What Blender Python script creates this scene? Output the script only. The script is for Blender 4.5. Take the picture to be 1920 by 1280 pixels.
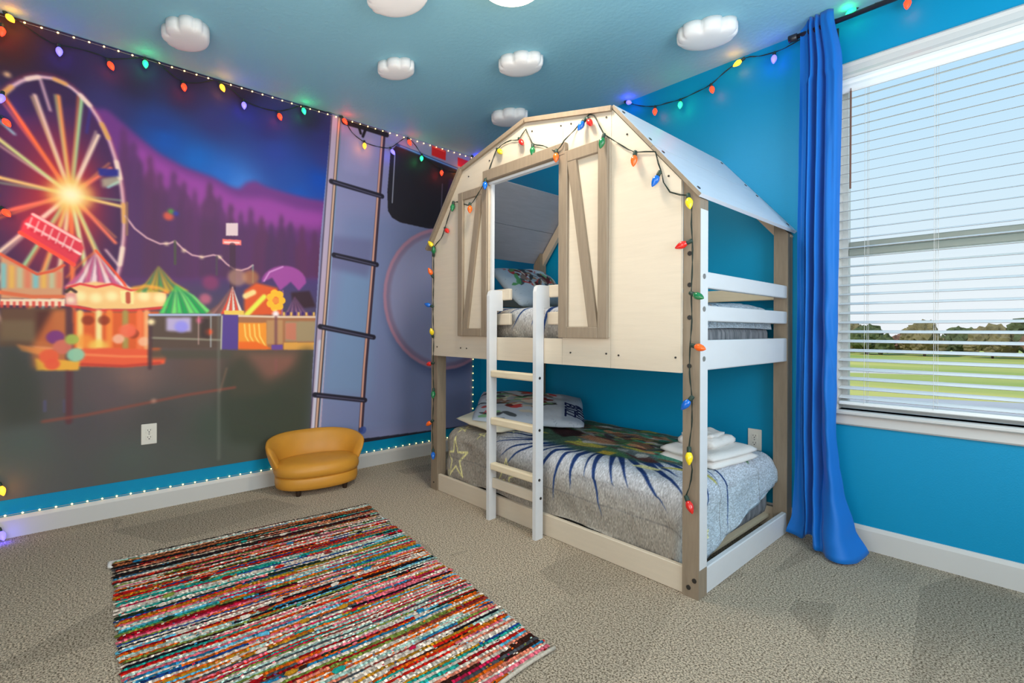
import bpy, bmesh, math, random
import numpy as np
from mathutils import Vector, Matrix, noise
random.seed(7); rng=np.random.default_rng(7)
for o in list(bpy.data.objects): bpy.data.objects.remove(o)
SC=bpy.context.scene; COL=SC.collection; PI=math.pi; H=2.74

# ---------------- camera
cd=bpy.data.cameras.new('camera'); cam=bpy.data.objects.new('camera',cd); COL.objects.link(cam)
cd.sensor_fit='HORIZONTAL'; cd.sensor_width=36.0; cd.lens=36.0*930.65/1920; cd.shift_y=-21.26/1920; cd.clip_start=.02; cd.clip_end=900
F=Vector((-0.73400518,0.67914387,0)); R=Vector((0.67913844,0.73399931,0.00399999)); U=Vector((-0.00271657,-0.00293601,0.999992))
m=Matrix((R,U,-F)).transposed().to_4x4(); m.translation=Vector((3.708,-3.0256,1.1)); cam.matrix_world=m
SC.camera=cam
# ---------------- view and world
SC.view_settings.view_transform='Standard'; SC.view_settings.look='None'; SC.view_settings.gamma=1; SC.view_settings.use_curve_mapping=False
SC.view_settings.exposure=0.0
SC.cycles.use_denoising=True
wd=bpy.data.worlds.new('world'); SC.world=wd; wd.use_nodes=True; nt=wd.node_tree; nt.nodes.clear()
tc=nt.nodes.new('ShaderNodeTexCoord'); sp=nt.nodes.new('ShaderNodeSeparateXYZ'); rp=nt.nodes.new('ShaderNodeValToRGB'); bgn=nt.nodes.new('ShaderNodeBackground'); wo=nt.nodes.new('ShaderNodeOutputWorld')
nt.links.new(tc.outputs['Generated'],sp.inputs[0]); nt.links.new(sp.outputs['Z'],rp.inputs[0]); nt.links.new(rp.outputs[0],bgn.inputs[0]); nt.links.new(bgn.outputs[0],wo.inputs[0])
e=rp.color_ramp.elements; e[0].position=0.0; e[0].color=(.93,.95,1.0,1); e[1].position=.75; e[1].color=(.20,.47,.95,1)
for p,c in ((.08,(.85,.93,1.0,1)),(.22,(.68,.87,1.02,1)),(.42,(.50,.79,1.05,1))):
    k=rp.color_ramp.elements.new(p); k.color=c
bgn.inputs[1].default_value=1.0
def light(name,kind,loc,energy,color,size=None,size_y=None,direction=None,shape=None):
    l=bpy.data.lights.new(name,kind); l.energy=energy; l.color=color
    if kind=='AREA':
        l.shape=shape or ('RECTANGLE' if size_y else 'SQUARE'); l.size=size
        if size_y: l.size_y=size_y
    elif kind=='POINT' and size: l.shadow_soft_size=size
    o=bpy.data.objects.new(name,l); COL.objects.link(o); o.location=loc
    if direction: o.rotation_euler=Vector(direction).to_track_quat('-Z','Y').to_euler()
    return o
sun=light('sun','SUN',(0,0,8),3.2,(1,.95,.86),direction=(.35,.75,-.62)); sun.data.angle=.02
light('side_daylight_fill','AREA',(4.9,-1.7,1.7),66,(.80,.90,1.0),1.8,1.6,(-1,.15,.22))  # added cool fill standing in for daylight; no window on this side
light('room_fill','AREA',(3.3,-4.0,1.25),58,(1,.95,.89),2.6,2.0,(-.45,1,-.02))  # added soft fill lamp behind the camera, no fixture there
light('ceiling_fill','AREA',(2.6,-2.5,.9),22,(1,.97,.93),2.0,1.8,(0,0,1))  # added unseen lamp facing up to brighten the ceiling
light('ceiling_lamp_glow','AREA',(2.03,-1.485,2.62),20,(1,.88,.72),.3,None,(0,0,-1),'DISK')

# ---------------- helpers
def lin(c): return tuple(((v/255)/12.92 if v/255<=.04045 else ((v/255+.055)/1.055)**2.4) for v in c)
def nd(nt,t,**kw):
    n=nt.nodes.new(t)
    for k,v in kw.items():
        if k in n.inputs: n.inputs[k].default_value=v
        else: setattr(n,k,v)
    return n
def mat(name,c,rough=.5,spec=.3,var=0,scale=20,bump=0,bscale=80,stretch=None,emit=0,ecol=None,trans=0,metal=0,coat=0,detail=3,var2=None,sheen=0):
    """procedural material; c is an sRGB triple; var blends towards a darker/other colour by noise"""
    m=bpy.data.materials.new(name); m.use_nodes=True; nt=m.node_tree; b=nt.nodes['Principled BSDF']; L=nt.links
    c=lin(c); b.inputs['Base Color'].default_value=(*c,1); b.inputs['Roughness'].default_value=rough; b.inputs['Specular IOR Level'].default_value=spec; b.inputs['Metallic'].default_value=metal
    b.inputs['Coat Weight'].default_value=coat; b.inputs['Sheen Weight'].default_value=sheen
    tcn=nt.nodes.new('ShaderNodeTexCoord'); mp=nt.nodes.new('ShaderNodeMapping'); L.new(tcn.outputs['Object'],mp.inputs[0])
    if stretch: mp.inputs['Scale'].default_value=stretch
    nz=nd(nt,'ShaderNodeTexNoise',Scale=scale,Detail=detail); L.new(mp.outputs[0],nz.inputs['Vector'])
    if var:
        mr=nt.nodes.new('ShaderNodeMapRange'); mr.inputs[1].default_value=.3; mr.inputs[2].default_value=.7; L.new(nz.outputs['Fac'],mr.inputs[0])
        mx=nd(nt,'ShaderNodeMix',data_type='RGBA'); L.new(mr.outputs[0],mx.inputs[0]); mx.inputs[6].default_value=(*c,1)
        d=lin(var2) if var2 else tuple(v*(1-var) for v in c); mx.inputs[7].default_value=(*d,1); L.new(mx.outputs[2],b.inputs['Base Color'])
    if bump:
        n2=nd(nt,'ShaderNodeTexNoise',Scale=bscale,Detail=4); L.new(mp.outputs[0],n2.inputs['Vector'])
        bp=nd(nt,'ShaderNodeBump',Strength=min(1,bump),Distance=.004); L.new(n2.outputs['Fac'],bp.inputs['Height']); L.new(bp.outputs[0],b.inputs['Normal'])
    if emit: b.inputs['Emission Color'].default_value=(*(lin(ecol) if ecol else c),1); b.inputs['Emission Strength'].default_value=emit
    if trans: b.inputs['Transmission Weight'].default_value=trans
    return m
def tag(o,label=None,cat=None,group=None,kind=None):
    if label: o['label']=label
    if cat: o['category']=cat
    if group: o['group']=group
    if kind: o['kind']=kind
    return o
def wloc(o):
    v=Vector((0,0,0))
    while o: v+=o.location; o=o.parent
    return v
def thing(name,loc,label,cat,group=None):
    o=bpy.data.objects.new(name,None); COL.objects.link(o); o.location=loc; o.empty_display_size=.1; return tag(o,label,cat,group)
def ob(name,bm,m,parent=None,smooth=False,loc=None,flip=False):
    """link a bmesh (world coordinates) as one object; loc = its origin when top-level"""
    off=wloc(parent) if parent else Vector(loc or (0,0,0))
    bmesh.ops.recalc_face_normals(bm,faces=bm.faces)
    if off.length: bmesh.ops.translate(bm,vec=-off,verts=bm.verts)
    me=bpy.data.meshes.new(name); bm.to_mesh(me); bm.free()
    for mm in (m if isinstance(m,(list,tuple)) else [m]): me.materials.append(mm)
    if smooth:
        for p in me.polygons: p.use_smooth=True
    o=bpy.data.objects.new(name,me); COL.objects.link(o)
    if parent: o.parent=parent
    else: o.location=off
    return o
def BX(bm,x0,x1,y0,y1,z0,z1,bev=0,mi=0,seg=1):
    r=bmesh.ops.create_cube(bm,size=1.0); vs=r['verts']
    for v in vs: v.co=Vector((x0+(v.co.x+.5)*(x1-x0),y0+(v.co.y+.5)*(y1-y0),z0+(v.co.z+.5)*(z1-z0)))
    fs=set(f for v in vs for f in v.link_faces)
    for f in fs: f.material_index=mi
    if bev:
        es=list(set(e for v in vs for e in v.link_edges))
        bmesh.ops.bevel(bm,geom=es,offset=bev,segments=seg,affect='EDGES',profile=.5)
    return bm
def box(*a,**k): return BX(bmesh.new(),*a,**k)
def prism(bm,pts,axis,a,b,mi=0):
    """extrude a polygon (2-D) along axis from a to b; pts in the two other axes in x,y,z order"""
    def P(p,t): return {'x':(t,p[0],p[1]),'y':(p[0],t,p[1]),'z':(p[0],p[1],t)}[axis]
    A=[bm.verts.new(P(p,a)) for p in pts]; B=[bm.verts.new(P(p,b)) for p in pts]; n=len(pts)
    fs=[bm.faces.new(A),bm.faces.new(B)]+[bm.faces.new((A[i],A[(i+1)%n],B[(i+1)%n],B[i])) for i in range(n)]
    for f in fs: f.material_index=mi
    return bm
def tube(bm,pts,r,seg=6,closed=False,mi=0):
    pts=[Vector(p) for p in pts]; rings=[]; n=len(pts); prev=None
    for i,p in enumerate(pts):
        t=(pts[min(i+1,n-1)]-pts[max(i-1,0)]); t=t.normalized() if t.length>1e-9 else Vector((0,0,1))
        a=t.cross(Vector((0,0,1))) if abs(t.z)<.95 else t.cross(Vector((0,1,0))); a.normalize()
        if prev is not None and a.dot(prev)<0: a=-a
        prev=a; b=t.cross(a); rr=r[i] if isinstance(r,(list,tuple)) else r
        rings.append([bm.verts.new(p+(a*math.cos(k*2*PI/seg)+b*math.sin(k*2*PI/seg))*rr) for k in range(seg)])
    for i in range(n-1):
        for k in range(seg):
            f=bm.faces.new((rings[i][k],rings[i][(k+1)%seg],rings[i+1][(k+1)%seg],rings[i+1][k])); f.material_index=mi
    for q in (rings[0],rings[-1]):
        try: bm.faces.new(q).material_index=mi
        except ValueError: pass
    return bm
def lathe(bm,prof,seg=12,c=(0,0,0),sx=1,sy=1,rot=0,mi=0):
    rings=[]
    for r,z in prof:
        if r<1e-6: rings.append([bm.verts.new((c[0],c[1],c[2]+z))])
        else:
            q=[]
            for k in range(seg):
                a=k*2*PI/seg; x=r*sx*math.cos(a); y=r*sy*math.sin(a)
                q.append(bm.verts.new((c[0]+x*math.cos(rot)-y*math.sin(rot),c[1]+x*math.sin(rot)+y*math.cos(rot),c[2]+z)))
            rings.append(q)
    for a,b in zip(rings,rings[1:]):
        for k in range(seg):
            k2=(k+1)%seg
            if len(a)==1 and len(b)==1: continue
            if len(a)==1: f=bm.faces.new((a[0],b[k],b[k2]))
            elif len(b)==1: f=bm.faces.new((a[k],a[k2],b[0]))
            else: f=bm.faces.new((a[k],a[k2],b[k2],b[k]))
            f.material_index=mi
    for q in (rings[0],rings[-1]):
        if len(q)>1: bm.faces.new(q).material_index=mi
    return bm
def copy_part(src,parent,loc=None,rot=None):
    c=src.copy(); COL.objects.link(c); c.parent=parent
    if loc is not None: c.location=Vector(loc)-wloc(parent)
    if rot is not None: c.rotation_euler=rot
    return c

# ---------------- a tiny painter for flat prints (numpy canvas, display-space colours)
class Canvas:
    def __init__(s,w,h,k,base=(128,128,128)):   # w,h in print units; k pixels per unit
        s.k=k; s.W=int(w*k); s.H=int(h*k); s.a=np.zeros((s.H,s.W,3),np.float32)+np.array(base,np.float32)/255
    def field(s,samples,p=2.6):
        gy,gx=np.mgrid[0:48,0:64]; X=(gx+.5)/64*s.W/s.k; Y=(gy+.5)/48*s.H/s.k; num=np.zeros((48,64,3)); den=np.zeros((48,64,1))
        for u,v,r,g,b in samples:
            w=1/((X-u)**2+(Y-v)**2+900)**(p/2); w=w[...,None]; num+=w*np.array((r,g,b))/255; den+=w
        f=num/den
        yi=np.clip((np.arange(s.H)+.5)/s.H*48-.5,0,46.999); xi=np.clip((np.arange(s.W)+.5)/s.W*64-.5,0,62.999)
        y0=yi.astype(int); x0=xi.astype(int); fy=(yi-y0)[:,None,None]; fx=(xi-x0)[None,:,None]
        A=f[y0][:,x0]; B=f[y0][:,x0+1]; Cc=f[y0+1][:,x0]; D=f[y0+1][:,x0+1]
        s.a=((A*(1-fx)+B*fx)*(1-fy)+(Cc*(1-fx)+D*fx)*fy).astype(np.float32)
    def _comp(s,m,x0,y0,c,al,bl):
        if bl>0:
            r=max(1,int(round(bl*.5)))
            for _ in range(2):
                for ax in (0,1):
                    cs=np.cumsum(np.pad(m,[(r+1,r) if i==ax else (0,0) for i in (0,1)]),axis=ax)
                    m=(cs[2*r+1:]-cs[:-2*r-1])/(2*r+1) if ax==0 else (cs[:,2*r+1:]-cs[:,:-2*r-1])/(2*r+1)
        Y0=max(0,y0); X0=max(0,x0); Y1=min(s.H,y0+m.shape[0]); X1=min(s.W,x0+m.shape[1])
        if Y1<=Y0 or X1<=X0: return
        mm=(m[Y0-y0:Y1-y0,X0-x0:X1-x0]*al)[...,None]; t=s.a[Y0:Y1,X0:X1]
        s.a[Y0:Y1,X0:X1]=t*(1-mm)+np.array(c,np.float32)/255*mm
    def poly(s,pts,c,al=1,bl=1):
        P=np.array(pts,float)*s.k; bl=bl*s.k*2.2; pad=int(bl)*2+3
        x0=int(max(P[:,0].min(),-200))-pad; x1=int(min(P[:,0].max(),s.W+200))+pad; y0=int(max(P[:,1].min(),-200))-pad; y1=int(min(P[:,1].max(),s.H+200))+pad
        if x1<=x0 or y1<=y0: return
        X=np.arange(x0,x1)[None,:]+.5; Y=np.arange(y0,y1)[:,None]+.5; m=np.zeros((y1-y0,x1-x0),bool)
        for i in range(len(P)):
            ax,ay=P[i]; bx,by=P[(i+1)%len(P)]
            if ay==by: continue
            m^=((ay>Y)!=(by>Y))&(X<(bx-ax)*(Y-ay)/(by-ay)+ax)
        s._comp(m.astype(np.float32),x0,y0,c,al,bl)
    def line(s,pts,w,c,al=1,bl=1):
        P=np.array(pts,float)*s.k; w=max(w*s.k/2,.5); bl=bl*s.k*2; pad=int(w+bl*2)+3
        x0=int(max(P[:,0].min(),-50))-pad; x1=int(min(P[:,0].max(),s.W+50))+pad; y0=int(max(P[:,1].min(),-50))-pad; y1=int(min(P[:,1].max(),s.H+50))+pad
        if x1<=x0 or y1<=y0: return
        X=np.arange(x0,x1)[None,:]+.5; Y=np.arange(y0,y1)[:,None]+.5; m=np.zeros((y1-y0,x1-x0),np.float32)
        for i in range(len(P)-1):
            a=P[i]; d=P[i+1]-a; q=max((d**2).sum(),1e-6); t=np.clip(((X-a[0])*d[0]+(Y-a[1])*d[1])/q,0,1)
            m=np.maximum(m,np.clip(w-np.hypot(X-a[0]-t*d[0],Y-a[1]-t*d[1])+.5,0,1))
        s._comp(m,x0,y0,c,al,bl if bl>.8 else 0)
    def image(s,name):
        im=bpy.data.images.new(name,s.W,s.H); px=np.ones((s.H,s.W,4),np.float32); px[...,:3]=np.clip(s.a,0,1)
        im.pixels.foreach_set(px.ravel()); im.update(); im.pack(); return im
def print_mat(name,im,rough=.6,spec=.2,bump=0,bscale=60,stretch=None,gain=1.0):
    m=bpy.data.materials.new(name); m.use_nodes=True; nt=m.node_tree; b=nt.nodes['Principled BSDF']; L=nt.links
    t=nt.nodes.new('ShaderNodeTexImage'); t.image=im; t.extension='EXTEND'; uv=nt.nodes.new('ShaderNodeUVMap'); uv.uv_map='UVMap'; L.new(uv.outputs[0],t.inputs[0])
    mx=nt.nodes.new('ShaderNodeHueSaturation'); mx.inputs['Value'].default_value=gain; L.new(t.outputs[0],mx.inputs['Color']); L.new(mx.outputs[0],b.inputs['Base Color'])
    b.inputs['Roughness'].default_value=rough; b.inputs['Specular IOR Level'].default_value=spec
    if bump:
        tcn=nt.nodes.new('ShaderNodeTexCoord'); mp=nt.nodes.new('ShaderNodeMapping'); L.new(tcn.outputs['Object'],mp.inputs[0])
        if stretch: mp.inputs['Scale'].default_value=stretch
        n2=nd(nt,'ShaderNodeTexNoise',Scale=bscale,Detail=4); L.new(mp.outputs[0],n2.inputs['Vector'])
        bp=nd(nt,'ShaderNodeBump',Strength=bump,Distance=.006); L.new(n2.outputs['Fac'],bp.inputs['Height']); L.new(bp.outputs[0],b.inputs['Normal'])
    return m

# ---------------- data (wall and bed coordinates, metres; the mural in mm)
BED_BULBS=[((0.868, -1.125, 0.288), (0.891, -1.14, 0.244), 'blue'), ((0.867, -1.125, 0.484), (0.825, -1.14, 0.454), 'orange'), ((0.872, -1.125, 0.702), (0.888, -1.14, 0.654), 'green'), ((0.871, -1.125, 0.876), (0.809, -1.14, 0.862), 'red'), ((0.863, -1.125, 1.05), (0.872, -1.14, 1.079), 'yellow'), ((0.862, -1.125, 1.257), (0.832, -1.14, 1.268), 'blue'), ((0.86, -1.125, 1.457), (0.857, -1.14, 1.485), 'orange'), ((0.866, -1.125, 1.601), (0.888, -1.14, 1.641), 'green'), ((0.878, -1.125, 1.651), (0.855, -1.14, 1.681), 'yellow'), ((0.996, -1.125, 1.774), (1.071, -1.14, 1.719), 'red'), ((1.09, -1.125, 1.929), (1.099, -1.14, 1.873), 'green'), ((1.3, -1.153, 1.875), (1.319, -1.168, 1.814), 'orange'), ((1.447, -1.153, 1.99), (1.461, -1.168, 1.931), 'blue'), ((1.519, -1.125, 2.157), (1.593, -1.14, 2.098), 'yellow'), ((1.704, -1.125, 2.167), (1.763, -1.14, 2.101), 'red'), ((1.813, -1.125, 2.105), (1.825, -1.14, 2.032), 'green'), ((2.01, -1.153, 2.015), (2.02, -1.168, 1.944), 'orange'), ((2.175, -1.125, 2.131), (2.165, -1.14, 2.102), 'blue'), ((2.182, -1.125, 2.132), (2.226, -1.14, 2.075), 'red'), ((2.308, -1.153, 2.01), (2.298, -1.168, 1.947), 'green'), ((2.457, -1.125, 1.897), (2.456, -1.14, 1.825), 'orange'), ((2.581, -1.125, 1.78), (2.555, -1.14, 1.723), 'blue'), ((2.708, -1.125, 1.657), (2.723, -1.14, 1.604), 'yellow'), ((2.725, -1.125, 1.466), (2.67, -1.14, 1.444), 'red'), ((2.719, -1.125, 1.254), (2.783, -1.14, 1.229), 'green'), ((2.724, -1.125, 1.042), (2.796, -1.14, 1.027), 'orange'), ((2.732, -1.125, 0.835), (2.71, -1.14, 0.802), 'blue'), ((2.717, -1.125, 0.627), (2.725, -1.14, 0.577), 'yellow'), ((2.704, -1.125, 0.425), (2.735, -1.14, 0.378), 'red')]
BED_CABLE=[(0.861, -1.12, 0.286), (0.853, -1.12, 0.438), (0.865, -1.12, 0.657), (0.857, -1.12, 0.838), (0.862, -1.12, 1.021), (0.854, -1.12, 1.239), (0.859, -1.12, 1.439), (0.858, -1.12, 1.603), (0.87, -1.12, 1.667), (0.952, -1.12, 1.717), (0.989, -1.12, 1.776), (1.036, -1.12, 1.856), (1.083, -1.12, 1.925), (1.164, -1.12, 1.91), (1.293, -1.148, 1.868), (1.376, -1.148, 1.923), (1.441, -1.148, 1.986), (1.447, -1.12, 2.064), (1.504, -1.12, 2.15), (1.551, -1.12, 2.172), (1.633, -1.12, 2.177), (1.699, -1.12, 2.161), (1.725, -1.12, 2.184), (1.754, -1.12, 2.205), (1.779, -1.12, 2.159), (1.808, -1.12, 2.108), (1.884, -1.12, 2.079), (2.005, -1.148, 2.012), (2.059, -1.148, 2.051), (2.104, -1.12, 2.099), (2.151, -1.12, 2.13), (2.171, -1.12, 2.139), (2.197, -1.12, 2.146), (2.223, -1.12, 2.133), (2.277, -1.148, 2.058), (2.304, -1.148, 2.01), (2.341, -1.12, 1.978), (2.417, -1.12, 1.918), (2.453, -1.12, 1.896), (2.505, -1.12, 1.885), (2.555, -1.12, 1.872), (2.568, -1.12, 1.821), (2.584, -1.12, 1.778), (2.594, -1.12, 1.731), (2.624, -1.12, 1.684), (2.67, -1.12, 1.663), (2.71, -1.12, 1.653), (2.722, -1.12, 1.61), (2.72, -1.12, 1.534), (2.725, -1.12, 1.464), (2.725, -1.12, 1.36), (2.721, -1.12, 1.254), (2.724, -1.12, 1.143), (2.717, -1.12, 1.041), (2.715, -1.12, 0.926), (2.725, -1.12, 0.832), (2.725, -1.12, 0.71), (2.714, -1.12, 0.626), (2.728, -1.12, 0.538), (2.715, -1.12, 0.459), (2.701, -1.12, 0.423)]
MURAL_BULBS=[((0.03, -3.222, 2.671), (0.045, -3.223, 2.596), 'red'), ((0.03, -3.215, 2.738), (0.045, -3.195, 2.71), 'amber'), ((0.03, -3.006, 2.652), (0.045, -3.002, 2.574), 'blue'), ((0.03, -2.8, 2.65), (0.045, -2.777, 2.594), 'red'), ((0.03, -2.625, 2.722), (0.045, -2.623, 2.659), 'green'), ((0.03, -2.433, 2.648), (0.045, -2.427, 2.591), 'red'), ((0.03, -2.23, 2.714), (0.045, -2.209, 2.653), 'amber'), ((0.03, -2.088, 2.641), (0.045, -2.088, 2.575), 'blue'), ((0.03, -1.87, 2.631), (0.045, -1.857, 2.578), 'red'), ((0.03, -1.702, 2.721), (0.045, -1.692, 2.665), 'green'), ((0.03, -1.41, 2.73), (0.045, -1.374, 2.678), 'red'), ((0.03, -1.222, 2.591), (0.045, -1.225, 2.519), 'amber'), ((0.03, -0.997, 2.597), (0.045, -0.971, 2.552), 'blue'), ((0.03, -0.833, 2.72), (0.045, -0.811, 2.659), 'red'), ((0.03, -0.691, 2.615), (0.045, -0.705, 2.548), 'green'), ((0.03, -0.485, 2.537), (0.045, -0.495, 2.465), 'red'), ((0.03, -0.223, 2.586), (0.045, -0.308, 2.544), 'amber'), ((0.03, -0.149, 2.732), (0.045, -0.11, 2.718), 'blue')]
MURAL_CABLE=[(0.015, -3.216, 2.745), (0.015, -3.172, 2.724), (0.015, -3.112, 2.688), (0.015, -3.038, 2.654), (0.015, -3.006, 2.655), (0.015, -2.918, 2.666), (0.015, -2.826, 2.665), (0.015, -2.8, 2.656), (0.015, -2.717, 2.687), (0.015, -2.623, 2.729), (0.015, -2.576, 2.73), (0.015, -2.495, 2.678), (0.015, -2.43, 2.65), (0.015, -2.338, 2.675), (0.015, -2.264, 2.718), (0.015, -2.227, 2.72), (0.015, -2.139, 2.683), (0.015, -2.084, 2.643), (0.015, -1.974, 2.627), (0.015, -1.865, 2.637), (0.015, -1.779, 2.679), (0.015, -1.696, 2.727), (0.015, -1.568, 2.731), (0.015, -1.403, 2.736), (0.015, -1.317, 2.637), (0.015, -1.215, 2.589), (0.015, -1.113, 2.581), (0.015, -0.989, 2.599), (0.015, -0.905, 2.669), (0.015, -0.824, 2.727), (0.015, -0.74, 2.676), (0.015, -0.681, 2.617), (0.015, -0.577, 2.567), (0.015, -0.475, 2.543), (0.015, -0.346, 2.542), (0.015, -0.212, 2.592), (0.015, -0.137, 2.739)]
LEFT_BULBS=[((0.03, -3.219, 2.322), (0.045, -3.224, 2.277), 'blue'), ((0.03, -3.225, 2.194), (0.045, -3.207, 2.167), 'red'), ((0.03, -3.225, 1.725), (0.045, -3.209, 1.703), 'red'), ((0.03, -3.227, 0.301), (0.045, -3.217, 0.267), 'amber'), ((0.03, -3.227, 0.067), (0.045, -3.218, 0.041), 'blue')]
BACK_BULBS=[((1.65, -0.03, 2.733), (1.722, -0.045, 2.696), 'blue'), ((1.89, -0.03, 2.623), (1.899, -0.045, 2.551), 'red'), ((2.077, -0.03, 2.607), (2.082, -0.045, 2.545), 'green'), ((2.28, -0.03, 2.631), (2.301, -0.045, 2.559), 'red'), ((2.484, -0.03, 2.712), (2.447, -0.045, 2.689), 'amber'), ((2.65, -0.03, 2.679), (2.65, -0.045, 2.604), 'blue'), ((3.054, -0.03, 2.752), (3.024, -0.045, 2.732), 'green'), ((3.249, -0.03, 2.705), (3.245, -0.045, 2.628), 'red')]
BACK_CABLE=[(1.64, -0.015, 2.741), (1.763, -0.015, 2.673), (1.881, -0.015, 2.631), (1.969, -0.015, 2.623), (2.069, -0.015, 2.614), (2.175, -0.015, 2.623), (2.273, -0.015, 2.638), (2.363, -0.015, 2.684), (2.478, -0.015, 2.72), (2.566, -0.015, 2.697), (2.644, -0.015, 2.687), (2.695, -0.015, 2.687), (2.749, -0.015, 2.697), (2.879, -0.015, 2.728), (3.051, -0.015, 2.76), (3.136, -0.015, 2.733), (3.247, -0.015, 2.713), (3.358, -0.015, 2.712)]
PANEL_BOLTS=[(1.235, 2.062), (1.437, 2.112), (1.796, 2.183), (2.005, 2.15), (2.073, 2.14), (2.29, 2.105), (2.406, 1.991), (2.614, 1.755), (0.895, 0.985), (1.159, 0.985), (1.22, 0.984), (1.429, 0.987), (2.075, 0.988), (2.295, 0.991), (2.364, 0.986), (2.649, 0.988)]
MURAL_BG=[(13,2643,70,40,30),(43,2571,60,35,35),(208,2519,50,35,58),(558,2549,45,38,66),(827,2741,40,30,45),(1132,2725,40,30,45),(1595,2643,45,35,60),(435,2384,55,50,100),(689,2364,38,60,125),(975,2446,50,52,108),(1301,2502,45,48,108),(1674,2527,48,48,105),(716,2267,22,80,165),(887,2182,20,95,178),(1038,2111,35,100,185),(1134,2078,60,120,200),(1445,2198,35,72,150),(1675,2208,15,70,165),(1372,2334,45,65,145),(1715,2377,50,55,120),(799,2563,45,38,70),(1520,2059,20,80,170),(105,1997,50,30,65),(319,2198,55,40,85),(44,2263,50,45,85),(691,1644,105,45,95),(1136,1592,75,50,90),(1374,1692,85,50,105),(1677,1808,120,50,120),(560,1850,110,55,110),(563,832,126,96,88),(440,716,96,80,82),(213,735,88,76,74),(1139,836,88,76,66),(921,881,105,80,72),(324,575,82,76,78),(695,563,78,74,71),(982,460,71,78,68),(1308,604,64,68,58),(109,487,82,88,82),(565,323,82,86,80),(29,360,86,90,84),(48,749,68,68,66),(1173,326,78,82,72),(1527,389,71,74,62),(1450,821,110,80,68),(835,208,82,84,78)]
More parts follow.
